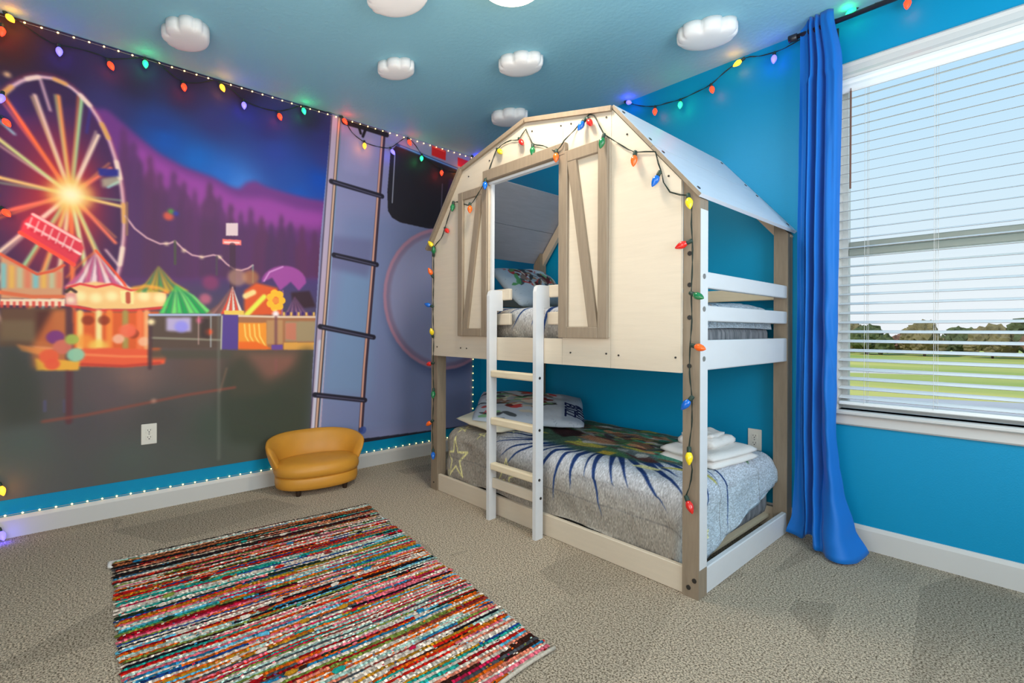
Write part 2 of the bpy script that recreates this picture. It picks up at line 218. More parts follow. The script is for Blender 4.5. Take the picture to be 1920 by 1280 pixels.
MURAL=[
('p',[(5,2168),(252,2327),(435,2369),(589,2246),(690,2174),(814,2124),(977,2091),(1076,2048),(1128,2044),(1173,2097),(1227,2119),(1302,2093),(1445,2076),(1597,2065),(1778,2066),(1678,1489),(7,1363)],(112,55,125),1,14),
('p',[(546,2222),(690,2135),(815,2080),(977,2046),(1102,1982),(1303,2012),(1520,1974),(1717,1975),(1677,1808),(1303,1796),(1039,1794),(773,1855),(585,2015)],(165,70,160),0.7,22),
('p',[(6,1697),(1758,1860),(1678,1489),(7,1308)],(95,50,100),0.8,30),
('p',[(513,2295),(523,2254),(524,2216),(541,2164),(547,2019),(553,1404),(480,1399),(482,2005),(491,2132),(501,2197),(503,2248)],(88,50,86),0.78,11),
('p',[(559,2225),(578,2185),(574,2146),(605,2096),(604,1948),(611,1409),(513,1401),(516,1930),(527,2059),(542,2126),(540,2176)],(84,50,90),0.78,11),
('p',[(590,2112),(600,2069),(601,2031),(615,1976),(624,1829),(629,1410),(556,1405),(558,1818),(554,1944),(577,2013),(574,2063)],(84,50,90),0.78,11),
('p',[(642,2169),(653,2126),(654,2088),(670,2033),(678,1884),(684,1414),(605,1408),(608,1871),(604,1999),(628,2069),(623,2120)],(87,50,79),0.78,11),
('p',[(690,2076),(706,2034),(706,1994),(729,1940),(737,1789),(744,1419),(642,1411),(646,1775),(656,1906),(673,1975),(673,2027)],(84,50,79),0.78,11),
('p',[(758,2098),(780,2056),(775,2015),(815,1963),(809,1807),(816,1424),(707,1416),(711,1791),(707,1922),(740,1995),(743,2048)],(85,50,87),0.78,11),
('p',[(815,2047),(830,2003),(830,1962),(863,1907),(862,1751),(868,1428),(766,1420),(770,1737),(782,1873),(797,1943),(796,1996)],(85,50,84),0.78,11),
('p',[(872,2008),(886,1963),(887,1922),(905,1863),(916,1707),(922,1432),(828,1425),(831,1696),(829,1830),(856,1903),(859,1957)],(90,50,88),0.78,11),
('p',[(955,2069),(976,2025),(974,1983),(1009,1926),(1011,1765),(1019,1439),(898,1430),(903,1750),(902,1887),(935,1961),(937,2017)],(82,50,79),0.78,11),
('p',[(1014,1994),(1028,1947),(1029,1905),(1057,1846),(1060,1683),(1065,1443),(967,1435),(971,1672),(981,1813),(997,1886),(997,1942)],(86,50,88),0.78,11),
('p',[(1077,1949),(1099,1903),(1093,1859),(1110,1797),(1127,1634),(1133,1448),(1025,1440),(1030,1623),(1046,1767),(1058,1839),(1059,1896)],(83,50,79),0.78,11),
('p',[(1141,1910),(1155,1862),(1157,1818),(1181,1757),(1188,1590),(1193,1452),(1093,1445),(1098,1581),(1113,1726),(1124,1799),(1121,1856)],(85,50,89),0.78,11),
('p',[(1201,1945),(1219,1897),(1219,1853),(1244,1791),(1256,1623),(1262,1458),(1144,1449),(1149,1612),(1159,1757),(1180,1833),(1182,1891)],(89,50,91),0.78,11),
('p',[(1268,1894),(1293,1846),(1289,1801),(1334,1740),(1331,1568),(1338,1463),(1204,1453),(1210,1556),(1222,1704),(1245,1780),(1247,1839)],(90,50,82),0.78,11),
('p',[(1331,1867),(1347,1817),(1346,1772),(1382,1709),(1377,1534),(1382,1467),(1284,1459),(1289,1526),(1297,1676),(1314,1753),(1318,1813)],(77,50,85),0.78,11),
('p',[(1399,1930),(1418,1880),(1414,1834),(1437,1769),(1446,1594),(1452,1472),(1350,1464),(1354,1585),(1364,1736),(1381,1814),(1384,1875)],(82,50,84),0.78,11),
('p',[(1465,1888),(1484,1837),(1487,1791),(1508,1724),(1531,1548),(1539,1478),(1395,1468),(1402,1536),(1400,1688),(1440,1769),(1436,1830)],(80,50,87),0.78,11),
('p',[(1544,1876),(1561,1824),(1559,1777),(1579,1709),(1591,1529),(1596,1483),(1495,1475),(1500,1522),(1492,1676),(1526,1757),(1528,1820)],(92,50,82),0.78,11),
('p',[(1637,1843),(1660,1790),(1659,1742),(1714,1676),(1705,1491),(1712,1491),(1567,1480),(1574,1481),(1581,1639),(1612,1721),(1613,1784)],(89,50,85),0.78,11),
('p',[(1693,1810),(1710,1756),(1709,1708),(1730,1638),(1743,1453),(1748,1494),(1641,1486),(1647,1447),(1642,1605),(1675,1688),(1669,1751)],(91,50,81),0.78,11),
('p',[(509,1732),(507,1825),(499,1917),(486,2006),(469,2090),(447,2168),(420,2238),(390,2300),(357,2352),(321,2393),(284,2423),(245,2442),(205,2448),(165,2442),(126,2423),(88,2393),(53,2352),(19,2300),(-10,2238),(-36,2168),(-58,2090),(-76,2006),(-88,1917),(-96,1825),(-99,1732),(-96,1639),(-88,1547),(-76,1458),(-58,1374),(-36,1296),(-10,1226),(19,1164),(53,1112),(88,1071),(126,1041),(165,1022),(205,1016),(245,1022),(284,1041),(321,1071),(357,1112),(390,1164),(420,1226),(447,1296),(469,1374),(486,1458),(499,1547),(507,1639)],(62,38,72),0.8,10),
('p',[(423,1775),(421,1833),(416,1890),(408,1945),(397,1997),(384,2045),(367,2088),(349,2127),(328,2159),(306,2184),(283,2203),(259,2214),(234,2218),(210,2214),(185,2203),(162,2184),(140,2159),(119,2127),(101,2088),(85,2045),(71,1997),(60,1945),(52,1890),(47,1833),(46,1775),(47,1718),(52,1661),(60,1606),(71,1554),(85,1506),(101,1462),(119,1424),(140,1392),(162,1366),(185,1348),(210,1336),(234,1333),(259,1336),(283,1348),(306,1366),(328,1392),(349,1424),(367,1462),(384,1506),(397,1554),(408,1606),(416,1661),(421,1718)],(190,45,60),0.5,60),
('p',[(361,1806),(360,1838),(358,1871),(353,1902),(347,1931),(339,1958),(330,1983),(320,2005),(308,2023),(295,2038),(282,2048),(269,2054),(255,2057),(241,2054),(227,2048),(214,2038),(201,2023),(190,2005),(179,1983),(170,1958),(162,1931),(156,1902),(152,1871),(149,1838),(148,1806),(149,1773),(152,1741),(156,1710),(162,1680),(170,1653),(179,1628),(190,1607),(201,1588),(214,1574),(227,1563),(241,1557),(255,1555),(269,1557),(282,1563),(295,1574),(308,1588),(320,1607),(330,1628),(339,1653),(347,1680),(353,1710),(358,1741),(360,1773)],(245,60,40),0.6,60),
('l',[(293,1844),(510,1817)],17,(250,205,120),0.95,6),
('l',[(293,1844),(507,1853)],8,(170,215,150),0.7,6),
('l',[(292,1856),(454,2032)],17,(250,120,90),0.95,6),
('l',[(292,1856),(448,2060)],8,(250,150,80),0.7,6),
('l',[(288,1867),(398,2208)],17,(255,220,190),0.95,6),
('l',[(288,1867),(388,2229)],8,(240,200,170),0.7,6),
('l',[(284,1874),(325,2396)],17,(170,215,150),0.95,6),
('l',[(284,1874),(311,2409)],8,(255,120,60),0.7,6),
('l',[(278,1876),(228,2379)],17,(250,150,80),0.95,6),
('l',[(278,1876),(215,2380)],8,(210,225,140),0.7,6),
('l',[(273,1875),(135,2352)],17,(240,200,170),0.95,6),
('l',[(273,1875),(122,2342)],8,(250,205,120),0.7,6),
('l',[(268,1869),(19,2309)],17,(255,120,60),0.95,6),
('l',[(268,1869),(7,2287)],8,(250,120,90),0.7,6),
('l',[(264,1860),(-12,2092)],17,(210,225,140),0.95,6),
('l',[(264,1860),(-19,2065)],8,(255,220,190),0.7,6),
('l',[(262,1848),(-48,1889)],17,(250,205,120),0.95,6),
('l',[(262,1848),(-51,1858)],8,(170,215,150),0.7,6),
('l',[(262,1835),(-100,1644)],17,(250,120,90),0.95,6),
('l',[(262,1835),(-98,1608)],8,(250,150,80),0.7,6),
('l',[(264,1823),(-26,1458)],17,(255,220,190),0.95,6),
('l',[(264,1823),(-20,1430)],8,(240,200,170),0.7,6),
('l',[(267,1813),(29,1282)],17,(170,215,150),0.95,6),
('l',[(267,1813),(39,1261)],8,(255,120,60),0.7,6),
('l',[(271,1806),(83,1066)],17,(250,150,80),0.95,6),
('l',[(271,1806),(98,1052)],8,(210,225,140),0.7,6),
('l',[(277,1803),(199,1111)],17,(240,200,170),0.95,6),
('l',[(277,1803),(212,1110)],8,(250,205,120),0.7,6),
('l',[(282,1804),(292,1138)],17,(255,120,60),0.95,6),
('l',[(282,1804),(305,1147)],8,(250,120,90),0.7,6),
('l',[(287,1810),(389,1152)],17,(210,225,140),0.95,6),
('l',[(287,1810),(401,1175)],8,(255,220,190),0.7,6),
('l',[(291,1819),(440,1398)],17,(250,205,120),0.95,6),
('l',[(291,1819),(447,1425)],8,(170,215,150),0.7,6),
('l',[(293,1831),(477,1601)],17,(250,120,90),0.95,6),
('l',[(293,1831),(479,1632)],8,(250,150,80),0.7,6),
('l',[(441,1918),(495,1965)],11,(150,220,215),0.9,5),
('l',[(347,2208),(363,2350)],11,(60,50,130),0.9,5),
('l',[(196,2288),(156,2445)],11,(235,190,190),0.9,5),
('l',[(59,2122),(-27,2206)],11,(150,220,215),0.9,5),
('l',[(0,1787),(-103,1745)],11,(60,50,130),0.9,5),
('l',[(45,1440),(-34,1277)],11,(235,190,190),0.9,5),
('l',[(174,1243),(145,1021)],11,(150,220,215),0.9,5),
('l',[(328,1289),(353,1098)],11,(60,50,130),0.9,5),
('l',[(433,1555),(491,1471)],11,(235,190,190),0.9,5),
('l',[(517,1729),(514,1825),(506,1920),(493,2011),(474,2098),(452,2178),(425,2250),(394,2314),(360,2368),(323,2410),(284,2441),(243,2460),(203,2467),(162,2460),(121,2441),(82,2410),(46,2368),(11,2314),(-19,2250),(-46,2178),(-68,2098),(-87,2011),(-100,1920),(-108,1825),(-111,1729),(-108,1632),(-100,1537),(-87,1446),(-68,1360),(-46,1279),(-19,1207),(11,1143),(45,1089),(82,1047),(121,1016),(162,997),(202,991),(243,997),(284,1016),(323,1047),(359,1089),(394,1143),(425,1207),(452,1279),(474,1359),(493,1446),(506,1537),(514,1632),(517,1729)],17,(235,190,190),0.95,5),
('l',[(524,1725),(521,1824),(513,1922),(499,2016),(480,2105),(457,2188),(429,2262),(397,2328),(362,2383),(324,2427),(284,2459),(242,2479),(200,2485),(158,2479),(116,2459),(76,2427),(38,2383),(3,2328),(-28,2262),(-55,2188),(-79,2105),(-98,2016),(-111,1922),(-120,1824),(-122,1725),(-120,1626),(-111,1528),(-98,1434),(-79,1345),(-55,1262),(-28,1187),(3,1122),(38,1067),(76,1023),(116,991),(158,971),(200,965),(242,971),(284,991),(324,1023),(362,1067),(397,1122),(429,1187),(457,1262),(480,1345),(499,1434),(513,1528),(521,1626),(524,1725)],7,(190,60,80),0.6,8),
('l',[(517,1729),(513,1831)],22,(225,160,80),0.9,6),
('l',[(498,1981),(480,2075)],22,(245,215,190),0.9,6),
('l',[(443,2203),(413,2277)],22,(225,160,80),0.9,6),
('l',[(360,2368),(320,2413)],22,(245,215,190),0.9,6),
('l',[(257,2455),(213,2466)],22,(225,160,80),0.9,6),
('l',[(148,2455),(105,2430)],22,(245,215,190),0.9,6),
('l',[(46,2368),(9,2310)],22,(225,160,80),0.9,6),
('l',[(-37,2203),(-63,2119)],22,(245,215,190),0.9,6),
('l',[(-92,1981),(-104,1882)],22,(225,160,80),0.9,6),
('l',[(-111,1729),(-107,1626)],22,(245,215,190),0.9,6),
('l',[(-92,1476),(-74,1382)],22,(225,160,80),0.9,6),
('l',[(-37,1254),(-7,1180)],22,(245,215,190),0.9,6),
('l',[(45,1089),(85,1044)],22,(225,160,80),0.9,6),
('l',[(148,1002),(192,991)],22,(245,215,190),0.9,6),
('l',[(257,1002),(300,1027)],22,(225,160,80),0.9,6),
('l',[(359,1089),(396,1147)],22,(245,215,190),0.9,6),
('l',[(443,1254),(469,1338)],22,(225,160,80),0.9,6),
('l',[(498,1476),(510,1575)],22,(245,215,190),0.9,6),
('p',[(382,1846),(381,1859),(378,1871),(374,1884),(368,1896),(361,1906),(352,1916),(342,1925),(332,1932),(320,1938),(307,1942),(295,1945),(282,1946),(268,1945),(256,1942),(243,1938),(232,1932),(221,1925),(211,1916),(202,1906),(195,1896),(189,1884),(185,1871),(182,1859),(182,1846),(182,1832),(185,1820),(189,1807),(195,1796),(202,1785),(211,1775),(221,1766),(231,1759),(243,1753),(256,1749),(268,1746),(282,1746),(295,1746),(307,1749),(320,1753),(331,1759),(342,1766),(352,1775),(361,1785),(368,1796),(374,1807),(378,1820),(381,1832)],(255,190,90),0.75,20),
('p',[(344,1846),(343,1854),(341,1862),(339,1869),(335,1877),(331,1883),(325,1889),(319,1895),(313,1899),(305,1903),(298,1905),(290,1907),(282,1908),(273,1907),(265,1905),(258,1903),(251,1899),(244,1895),(238,1889),(232,1883),(228,1877),(224,1869),(222,1862),(220,1854),(220,1846),(220,1837),(222,1829),(224,1822),(228,1815),(232,1808),(238,1802),(244,1796),(250,1792),(258,1788),(265,1786),(273,1784),(282,1784),(290,1784),(298,1786),(305,1788),(312,1792),(319,1796),(325,1802),(331,1808),(335,1815),(339,1822),(341,1829),(343,1837)],(255,225,150),0.9,20),
('p',[(318,1846),(317,1850),(316,1855),(315,1859),(313,1864),(310,1867),(307,1871),(303,1874),(300,1877),(295,1879),(291,1880),(286,1881),(282,1882),(277,1881),(272,1880),(268,1879),(264,1877),(260,1874),(256,1871),(253,1867),(250,1864),(248,1859),(247,1855),(246,1850),(246,1846),(246,1841),(247,1836),(248,1832),(250,1828),(253,1824),(256,1820),(260,1817),(264,1814),(268,1812),(272,1811),(277,1810),(282,1810),(286,1810),(291,1811),(295,1812),(300,1814),(303,1817),(307,1820),(310,1824),(313,1828),(315,1832),(316,1836),(317,1841)],(255,245,200),1,20),
('p',[(44,2427),(43,2432),(40,2436),(36,2439),(31,2440),(25,2439),(21,2436),(18,2432),(17,2427),(18,2421),(21,2417),(25,2414),(30,2413),(36,2414),(40,2417),(43,2421)],(230,180,130),1,6),
('p',[(396,2020),(489,2032),(490,1988),(403,1976)],(45,45,130),0.95,4),
('p',[(412,1962),(494,1995),(495,1948),(417,1911)],(215,215,160),0.6,6),
('p',[(130,1717),(321,1603),(339,1554),(299,1445),(77,1606),(93,1668)],(225,60,75),1,4),
('l',[(130,1711),(321,1591)],15,(255,190,180),1,2),
('l',[(81,1607),(294,1457)],18,(255,80,60),1,2),
('l',[(106,1656),(321,1519)],15,(255,205,195),1,2),
('p',[(141,1631),(140,1635),(138,1639),(134,1641),(130,1642),(125,1641),(121,1639),(119,1635),(118,1631),(119,1626),(121,1622),(125,1620),(130,1619),(134,1620),(138,1622),(140,1626)],(205,40,60),1,6),
('p',[(170,1612),(169,1616),(167,1620),(163,1622),(159,1623),(154,1622),(150,1620),(148,1616),(147,1612),(148,1607),(150,1603),(154,1601),(159,1600),(163,1601),(167,1603),(169,1607)],(205,40,60),1,6),
('p',[(200,1592),(199,1596),(197,1600),(193,1602),(189,1603),(184,1602),(180,1600),(178,1596),(177,1592),(178,1587),(180,1583),(184,1581),(189,1580),(193,1581),(197,1583),(199,1587)],(205,40,60),1,6),
('p',[(230,1573),(229,1577),(227,1581),(223,1583),(219,1584),(214,1583),(210,1581),(208,1577),(207,1573),(208,1568),(210,1564),(214,1562),(219,1561),(223,1562),(227,1564),(229,1568)],(205,40,60),1,6),
('p',[(260,1553),(259,1557),(257,1561),(253,1563),(249,1564),(244,1563),(240,1561),(238,1557),(237,1553),(238,1548),(240,1544),(244,1542),(249,1541),(253,1542),(257,1544),(259,1548)],(205,40,60),1,6),
('p',[(291,1533),(291,1537),(288,1541),(284,1544),(280,1544),(275,1544),(271,1541),(268,1537),(268,1533),(268,1528),(271,1524),(275,1521),(280,1521),(284,1521),(288,1524),(291,1528)],(205,40,60),1,6),
('l',[(126,1693),(110,1634)],6,(255,220,205),0.8,2),
('l',[(153,1677),(136,1617)],6,(255,220,205),0.8,2),
('l',[(180,1661),(164,1601)],6,(255,220,205),0.8,2),
('l',[(208,1645),(191,1584)],6,(255,220,205),0.8,2),
('l',[(236,1628),(219,1567)],6,(255,220,205),0.8,2),
('l',[(265,1611),(247,1550)],6,(255,220,205),0.8,2),
('l',[(294,1594),(276,1532)],6,(255,220,205),0.8,2),
('l',[(522,1765),(566,1698),(625,1649),(691,1621),(741,1630),(768,1647),(808,1605),(859,1570),(918,1563),(978,1583),(1009,1579),(1056,1531),(1104,1499),(1143,1496),(1185,1514),(1215,1538)],11,(215,165,170),0.9,2),
('p',[(733,1625),(733,1628),(731,1632),(727,1634),(724,1634),(720,1634),(716,1632),(714,1628),(714,1625),(714,1621),(716,1617),(720,1615),(724,1615),(727,1615),(731,1617),(733,1621)],(245,215,170),1,6),
('p',[(922,1562),(921,1565),(919,1569),(915,1571),(912,1572),(908,1571),(904,1569),(902,1565),(901,1562),(902,1558),(904,1554),(908,1552),(912,1551),(915,1552),(919,1554),(921,1558)],(245,215,170),1,6),
('p',[(1025,1573),(1024,1577),(1022,1580),(1019,1582),(1015,1583),(1010,1582),(1007,1580),(1005,1577),(1004,1573),(1005,1568),(1007,1565),(1010,1563),(1015,1562),(1019,1563),(1022,1565),(1024,1568)],(245,215,170),1,6),
('p',[(826,1593),(825,1596),(823,1600),(819,1602),(816,1603),(812,1602),(808,1600),(806,1596),(805,1593),(806,1589),(808,1585),(812,1583),(816,1582),(819,1583),(823,1585),(825,1589)],(245,215,170),1,6),
('l',[(530,1845),(530,1655)],13,(150,110,80),0.7,2),
('l',[(768,1647),(769,1504)],13,(80,85,60),0.8,2),
('l',[(997,1578),(997,1455)],11,(80,80,70),0.6,2),
('l',[(1215,1538),(1216,1418)],11,(130,150,140),0.7,2),
('p',[(760,1798),(758,1808),(752,1816),(744,1822),(734,1824),(723,1822),(715,1816),(709,1808),(707,1798),(709,1787),(715,1779),(723,1773),(734,1771),(744,1773),(752,1779),(758,1787)],(205,85,70),1,6),
('p',[(764,1830),(763,1836),(759,1841),(754,1845),(748,1846),(741,1845),(736,1841),(732,1836),(731,1830),(732,1823),(736,1818),(741,1814),(748,1813),(754,1814),(759,1818),(763,1823)],(90,140,70),1,6),
('p',[(786,1821),(785,1826),(782,1830),(778,1833),(773,1834),(767,1833),(763,1830),(760,1826),(759,1821),(760,1815),(763,1811),(767,1808),(773,1807),(778,1808),(782,1811),(785,1815)],(50,60,160),1,6),
('p',[(1049,1802),(1122,1813),(1122,1727),(1049,1718)],(225,195,195),1,3),
('p',[(1030,1694),(1142,1701),(1142,1665),(1031,1659)],(255,120,110),1,3),
('l',[(1043,1674),(1129,1681)],11,(255,215,205),1,2),
('l',[(1090,1659),(1092,1373)],36,(70,45,60),0.7,2),
('p',[(7,1488),(66,1452),(147,1397),(250,1447),(250,1264),(7,1252)],(215,150,110),1,5),
('p',[(11,1442),(30,1435),(31,1309),(11,1308)],(120,190,195),0.85,4),
('p',[(40,1433),(60,1427),(60,1311),(40,1310)],(235,180,80),0.85,4),
('p',[(70,1425),(90,1418),(90,1313),(70,1312)],(190,190,150),0.85,4),
('p',[(100,1416),(121,1409),(121,1315),(100,1314)],(225,120,90),0.85,4),
('p',[(131,1407),(152,1400),(152,1317),(131,1315)],(120,190,195),0.85,4),
('p',[(162,1410),(183,1403),(183,1319),(162,1317)],(235,180,80),0.85,4),
('p',[(194,1412),(215,1405),(215,1321),(194,1319)],(190,190,150),0.85,4),
('p',[(226,1415),(248,1408),(248,1322),(226,1321)],(225,120,90),0.85,4),
('l',[(7,1486),(66,1447),(147,1391),(211,1414),(254,1450)],14,(225,90,60),1,2),
('l',[(7,1286),(127,1269),(255,1276)],20,(225,110,70),1,2),
('p',[(7,1252),(259,1264),(259,1222),(7,1219)],(250,215,180),1,3),
('p',[(7,1239),(19,1239),(19,1206),(7,1205)],(220,70,60),0.9,2),
('p',[(31,1240),(43,1240),(43,1206),(31,1206)],(220,70,60),0.9,2),
('p',[(54,1241),(66,1241),(66,1207),(55,1207)],(220,70,60),0.9,2),
('p',[(78,1242),(90,1242),(91,1208),(78,1208)],(220,70,60),0.9,2),
('p',[(103,1243),(115,1243),(115,1209),(103,1208)],(220,70,60),0.9,2),
('p',[(127,1244),(140,1244),(140,1210),(127,1209)],(220,70,60),0.9,2),
('p',[(152,1245),(165,1245),(165,1210),(152,1210)],(220,70,60),0.9,2),
('p',[(177,1246),(190,1246),(190,1211),(177,1211)],(220,70,60),0.9,2),
('p',[(203,1247),(216,1247),(216,1212),(203,1212)],(220,70,60),0.9,2),
('p',[(229,1248),(242,1248),(242,1213),(229,1213)],(220,70,60),0.9,2),
('p',[(7,1205),(266,1214),(278,997),(8,1002)],(105,72,55),1,6),
('p',[(8,1141),(138,1143),(149,1028),(8,1030)],(120,95,70),0.9,10),
('p',[(144,1195),(211,1197),(212,1028),(144,1029)],(85,40,35),0.8,8),
('p',[(211,1203),(273,1205),(274,878),(128,885),(128,1000)],(235,120,60),0.7,12),
('p',[(390,1551),(319,1413),(250,1323),(287,1323),(338,1419)],(205,90,130),1,4),
('p',[(390,1551),(338,1419),(287,1323),(324,1323),(357,1426)],(245,205,205),1,4),
('p',[(390,1551),(357,1426),(324,1323),(362,1324),(376,1432)],(205,90,130),1,4),
('p',[(390,1551),(376,1432),(362,1324),(400,1324),(395,1436)],(245,205,205),1,4),
('p',[(390,1551),(395,1436),(400,1324),(439,1324),(415,1431)],(205,90,130),1,4),
('p',[(390,1551),(415,1431),(439,1324),(479,1325),(434,1425)],(245,205,205),1,4),
('p',[(390,1551),(434,1425),(479,1325),(520,1325),(454,1420)],(205,90,130),1,4),
('p',[(390,1551),(454,1420),(520,1325),(562,1326),(474,1414)],(245,205,205),1,4),
('l',[(390,1545),(450,1465),(516,1370),(536,1324)],13,(250,80,50),0.9,3),
('l',[(390,1545),(321,1462),(265,1383)],9,(240,120,60),0.8,4),
('p',[(266,1338),(391,1368),(562,1341),(725,1335),(725,1236),(562,1214),(391,1209),(266,1235)],(250,195,125),1,5),
('p',[(349,1282),(347,1292),(341,1301),(332,1307),(322,1309),(311,1307),(302,1301),(296,1292),(294,1282),(296,1271),(302,1262),(311,1256),(322,1254),(332,1256),(341,1262),(347,1271)],(255,235,170),0.9,8),
('p',[(418,1276),(416,1286),(410,1295),(401,1301),(391,1303),(380,1301),(371,1295),(365,1286),(363,1276),(365,1265),(371,1256),(380,1250),(391,1248),(401,1250),(410,1256),(416,1265)],(255,235,170),0.9,8),
('p',[(489,1289),(487,1299),(481,1308),(472,1314),(462,1316),(451,1314),(442,1308),(436,1299),(434,1289),(436,1278),(442,1269),(451,1263),(462,1261),(472,1263),(481,1269),(487,1278)],(255,235,170),0.9,8),
('p',[(564,1283),(562,1293),(556,1303),(546,1309),(536,1311),(525,1309),(515,1303),(509,1293),(507,1283),(509,1272),(515,1262),(525,1256),(536,1254),(546,1256),(556,1262),(562,1272)],(255,235,170),0.9,8),
('p',[(641,1296),(639,1307),(633,1316),(624,1322),(613,1324),(601,1322),(592,1316),(586,1307),(584,1296),(586,1284),(592,1275),(601,1269),(613,1267),(624,1269),(633,1275),(639,1284)],(255,235,170),0.9,8),
('p',[(722,1290),(720,1301),(713,1310),(704,1317),(693,1319),(681,1317),(672,1310),(665,1301),(663,1290),(665,1278),(672,1269),(681,1262),(693,1260),(704,1262),(713,1269),(720,1278)],(255,235,170),0.9,8),
('p',[(499,1322),(562,1326),(562,1246),(507,1250)],(250,225,150),1,2),
('l',[(536,1308),(537,1258)],22,(190,70,50),0.9,2),
('l',[(266,1324),(321,1351),(391,1337),(462,1360),(549,1328),(639,1346),(725,1325)],12,(225,50,60),0.9,3),
('l',[(266,1229),(391,1203),(562,1208),(725,1232)],16,(225,60,55),0.95,3),
('p',[(288,1194),(693,1205),(694,923),(289,931)],(225,95,45),1,6),
('l',[(322,1192),(323,966)],27,(255,215,120),0.9,5),
('l',[(403,1194),(404,964)],28,(255,235,160),0.9,5),
('l',[(451,1195),(451,963)],28,(255,140,60),0.9,5),
('l',[(524,1197),(525,961)],28,(170,150,80),0.9,5),
('l',[(593,1199),(593,959)],29,(255,120,70),0.9,5),
('l',[(626,1200),(627,958)],29,(255,170,110),0.9,5),
('p',[(383,1147),(381,1157),(375,1166),(366,1172),(356,1174),(345,1172),(336,1166),(330,1157),(328,1147),(330,1136),(336,1127),(345,1121),(356,1119),(366,1121),(375,1127),(381,1136)],(140,50,30),0.8,5),
('p',[(454,1148),(452,1158),(446,1167),(437,1173),(427,1175),(416,1173),(407,1167),(401,1158),(399,1148),(401,1137),(407,1128),(416,1122),(427,1120),(437,1122),(446,1128),(452,1137)],(140,50,30),0.8,5),
('p',[(590,1071),(588,1081),(582,1091),(572,1097),(562,1099),(551,1097),(541,1091),(535,1081),(533,1071),(535,1060),(541,1050),(551,1044),(562,1042),(572,1044),(582,1050),(588,1060)],(140,50,30),0.8,5),
('p',[(578,1087),(575,1102),(566,1116),(552,1125),(537,1128),(521,1125),(507,1116),(498,1102),(495,1087),(498,1071),(507,1057),(521,1048),(537,1045),(552,1048),(566,1057),(575,1071)],(255,110,80),0.9,6),
('p',[(387,1026),(384,1042),(374,1055),(361,1065),(345,1068),(328,1065),(315,1055),(305,1042),(302,1026),(305,1009),(315,996),(328,986),(345,983),(361,986),(374,996),(384,1009)],(255,150,60),0.8,8),
('p',[(445,995),(442,1011),(433,1025),(419,1034),(403,1037),(386,1034),(372,1025),(363,1011),(360,995),(363,978),(372,964),(386,955),(403,952),(419,955),(433,964),(442,978)],(255,205,90),0.8,10),
('p',[(521,1040),(519,1050),(512,1059),(503,1066),(493,1068),(482,1066),(473,1059),(466,1050),(464,1040),(466,1029),(473,1020),(482,1013),(493,1011),(503,1013),(512,1020),(519,1029)],(255,190,160),0.8,5),
('p',[(642,1023),(640,1034),(634,1043),(625,1049),(614,1051),(602,1049),(593,1043),(587,1034),(585,1023),(587,1011),(593,1002),(602,996),(614,994),(625,996),(634,1002),(640,1011)],(255,190,150),0.8,5),
('p',[(289,982),(439,988),(667,973),(726,929),(716,883),(538,872),(289,889)],(240,95,60),1,4),
('l',[(323,954),(513,936),(707,929)],16,(255,130,80),0.9,3),
('l',[(300,901),(513,879),(694,890)],13,(190,60,50),0.9,4),
('p',[(684,1486),(625,1383),(567,1316),(596,1319),(640,1389)],(170,150,55),1,4),
('p',[(684,1486),(640,1389),(596,1319),(626,1321),(655,1394)],(85,140,80),1,4),
('p',[(684,1486),(655,1394),(626,1321),(656,1323),(670,1400)],(195,160,60),1,4),
('p',[(684,1486),(670,1400),(656,1323),(686,1326),(685,1406)],(170,150,55),1,4),
('p',[(684,1486),(685,1406),(686,1326),(717,1328),(701,1403)],(85,140,80),1,4),
('p',[(684,1486),(701,1403),(717,1328),(749,1331),(716,1400)],(195,160,60),1,4),
('p',[(684,1486),(716,1400),(749,1331),(781,1333),(732,1397)],(170,150,55),1,4),
('p',[(684,1486),(732,1397),(781,1333),(813,1336),(748,1393)],(85,140,80),1,4),
('p',[(684,1486),(748,1393),(813,1336),(846,1338),(763,1390)],(195,160,60),1,4),
('l',[(562,1341),(626,1358),(692,1349),(733,1325)],20,(250,165,60),0.8,4),
('p',[(775,1374),(731,1293),(688,1192),(718,1193),(746,1290)],(90,205,100),1,4),
('p',[(775,1374),(746,1290),(718,1193),(749,1193),(762,1287)],(40,160,80),1,4),
('p',[(775,1374),(762,1287),(749,1193),(780,1194),(777,1285)],(120,215,110),1,4),
('p',[(775,1374),(777,1285),(780,1194),(812,1195),(793,1289)],(90,205,100),1,4),
('p',[(775,1374),(793,1289),(812,1195),(844,1196),(809,1294)],(40,160,80),1,4),
('p',[(775,1374),(809,1294),(844,1196),(876,1197),(825,1298)],(120,215,110),1,4),
('p',[(775,1374),(825,1298),(876,1197),(909,1198),(841,1303)],(90,205,100),1,4),
('p',[(775,1374),(841,1303),(909,1198),(943,1198),(857,1308)],(40,160,80),1,4),
('p',[(775,1374),(857,1308),(943,1198),(977,1199),(873,1312)],(120,215,110),1,4),
('p',[(1091,1388),(1010,1266),(931,1191),(957,1192),(1024,1270)],(130,85,80),1,4),
('p',[(1091,1388),(1024,1270),(957,1192),(984,1192),(1037,1274)],(165,110,100),1,4),
('p',[(1091,1388),(1037,1274),(984,1192),(1010,1193),(1051,1279)],(130,85,80),1,4),
('p',[(1091,1388),(1051,1279),(1010,1193),(1037,1194),(1064,1283)],(165,110,100),1,4),
('p',[(1091,1388),(1064,1283),(1037,1194),(1065,1194),(1078,1287)],(130,85,80),1,4),
('p',[(1091,1388),(1078,1287),(1065,1194),(1092,1195),(1092,1291)],(165,110,100),1,4),
('p',[(1091,1388),(1057,1284),(1023,1200),(1045,1201),(1068,1287)],(225,80,60),1,3),
('p',[(1091,1388),(1068,1287),(1045,1201),(1067,1202),(1079,1291)],(240,215,195),1,3),
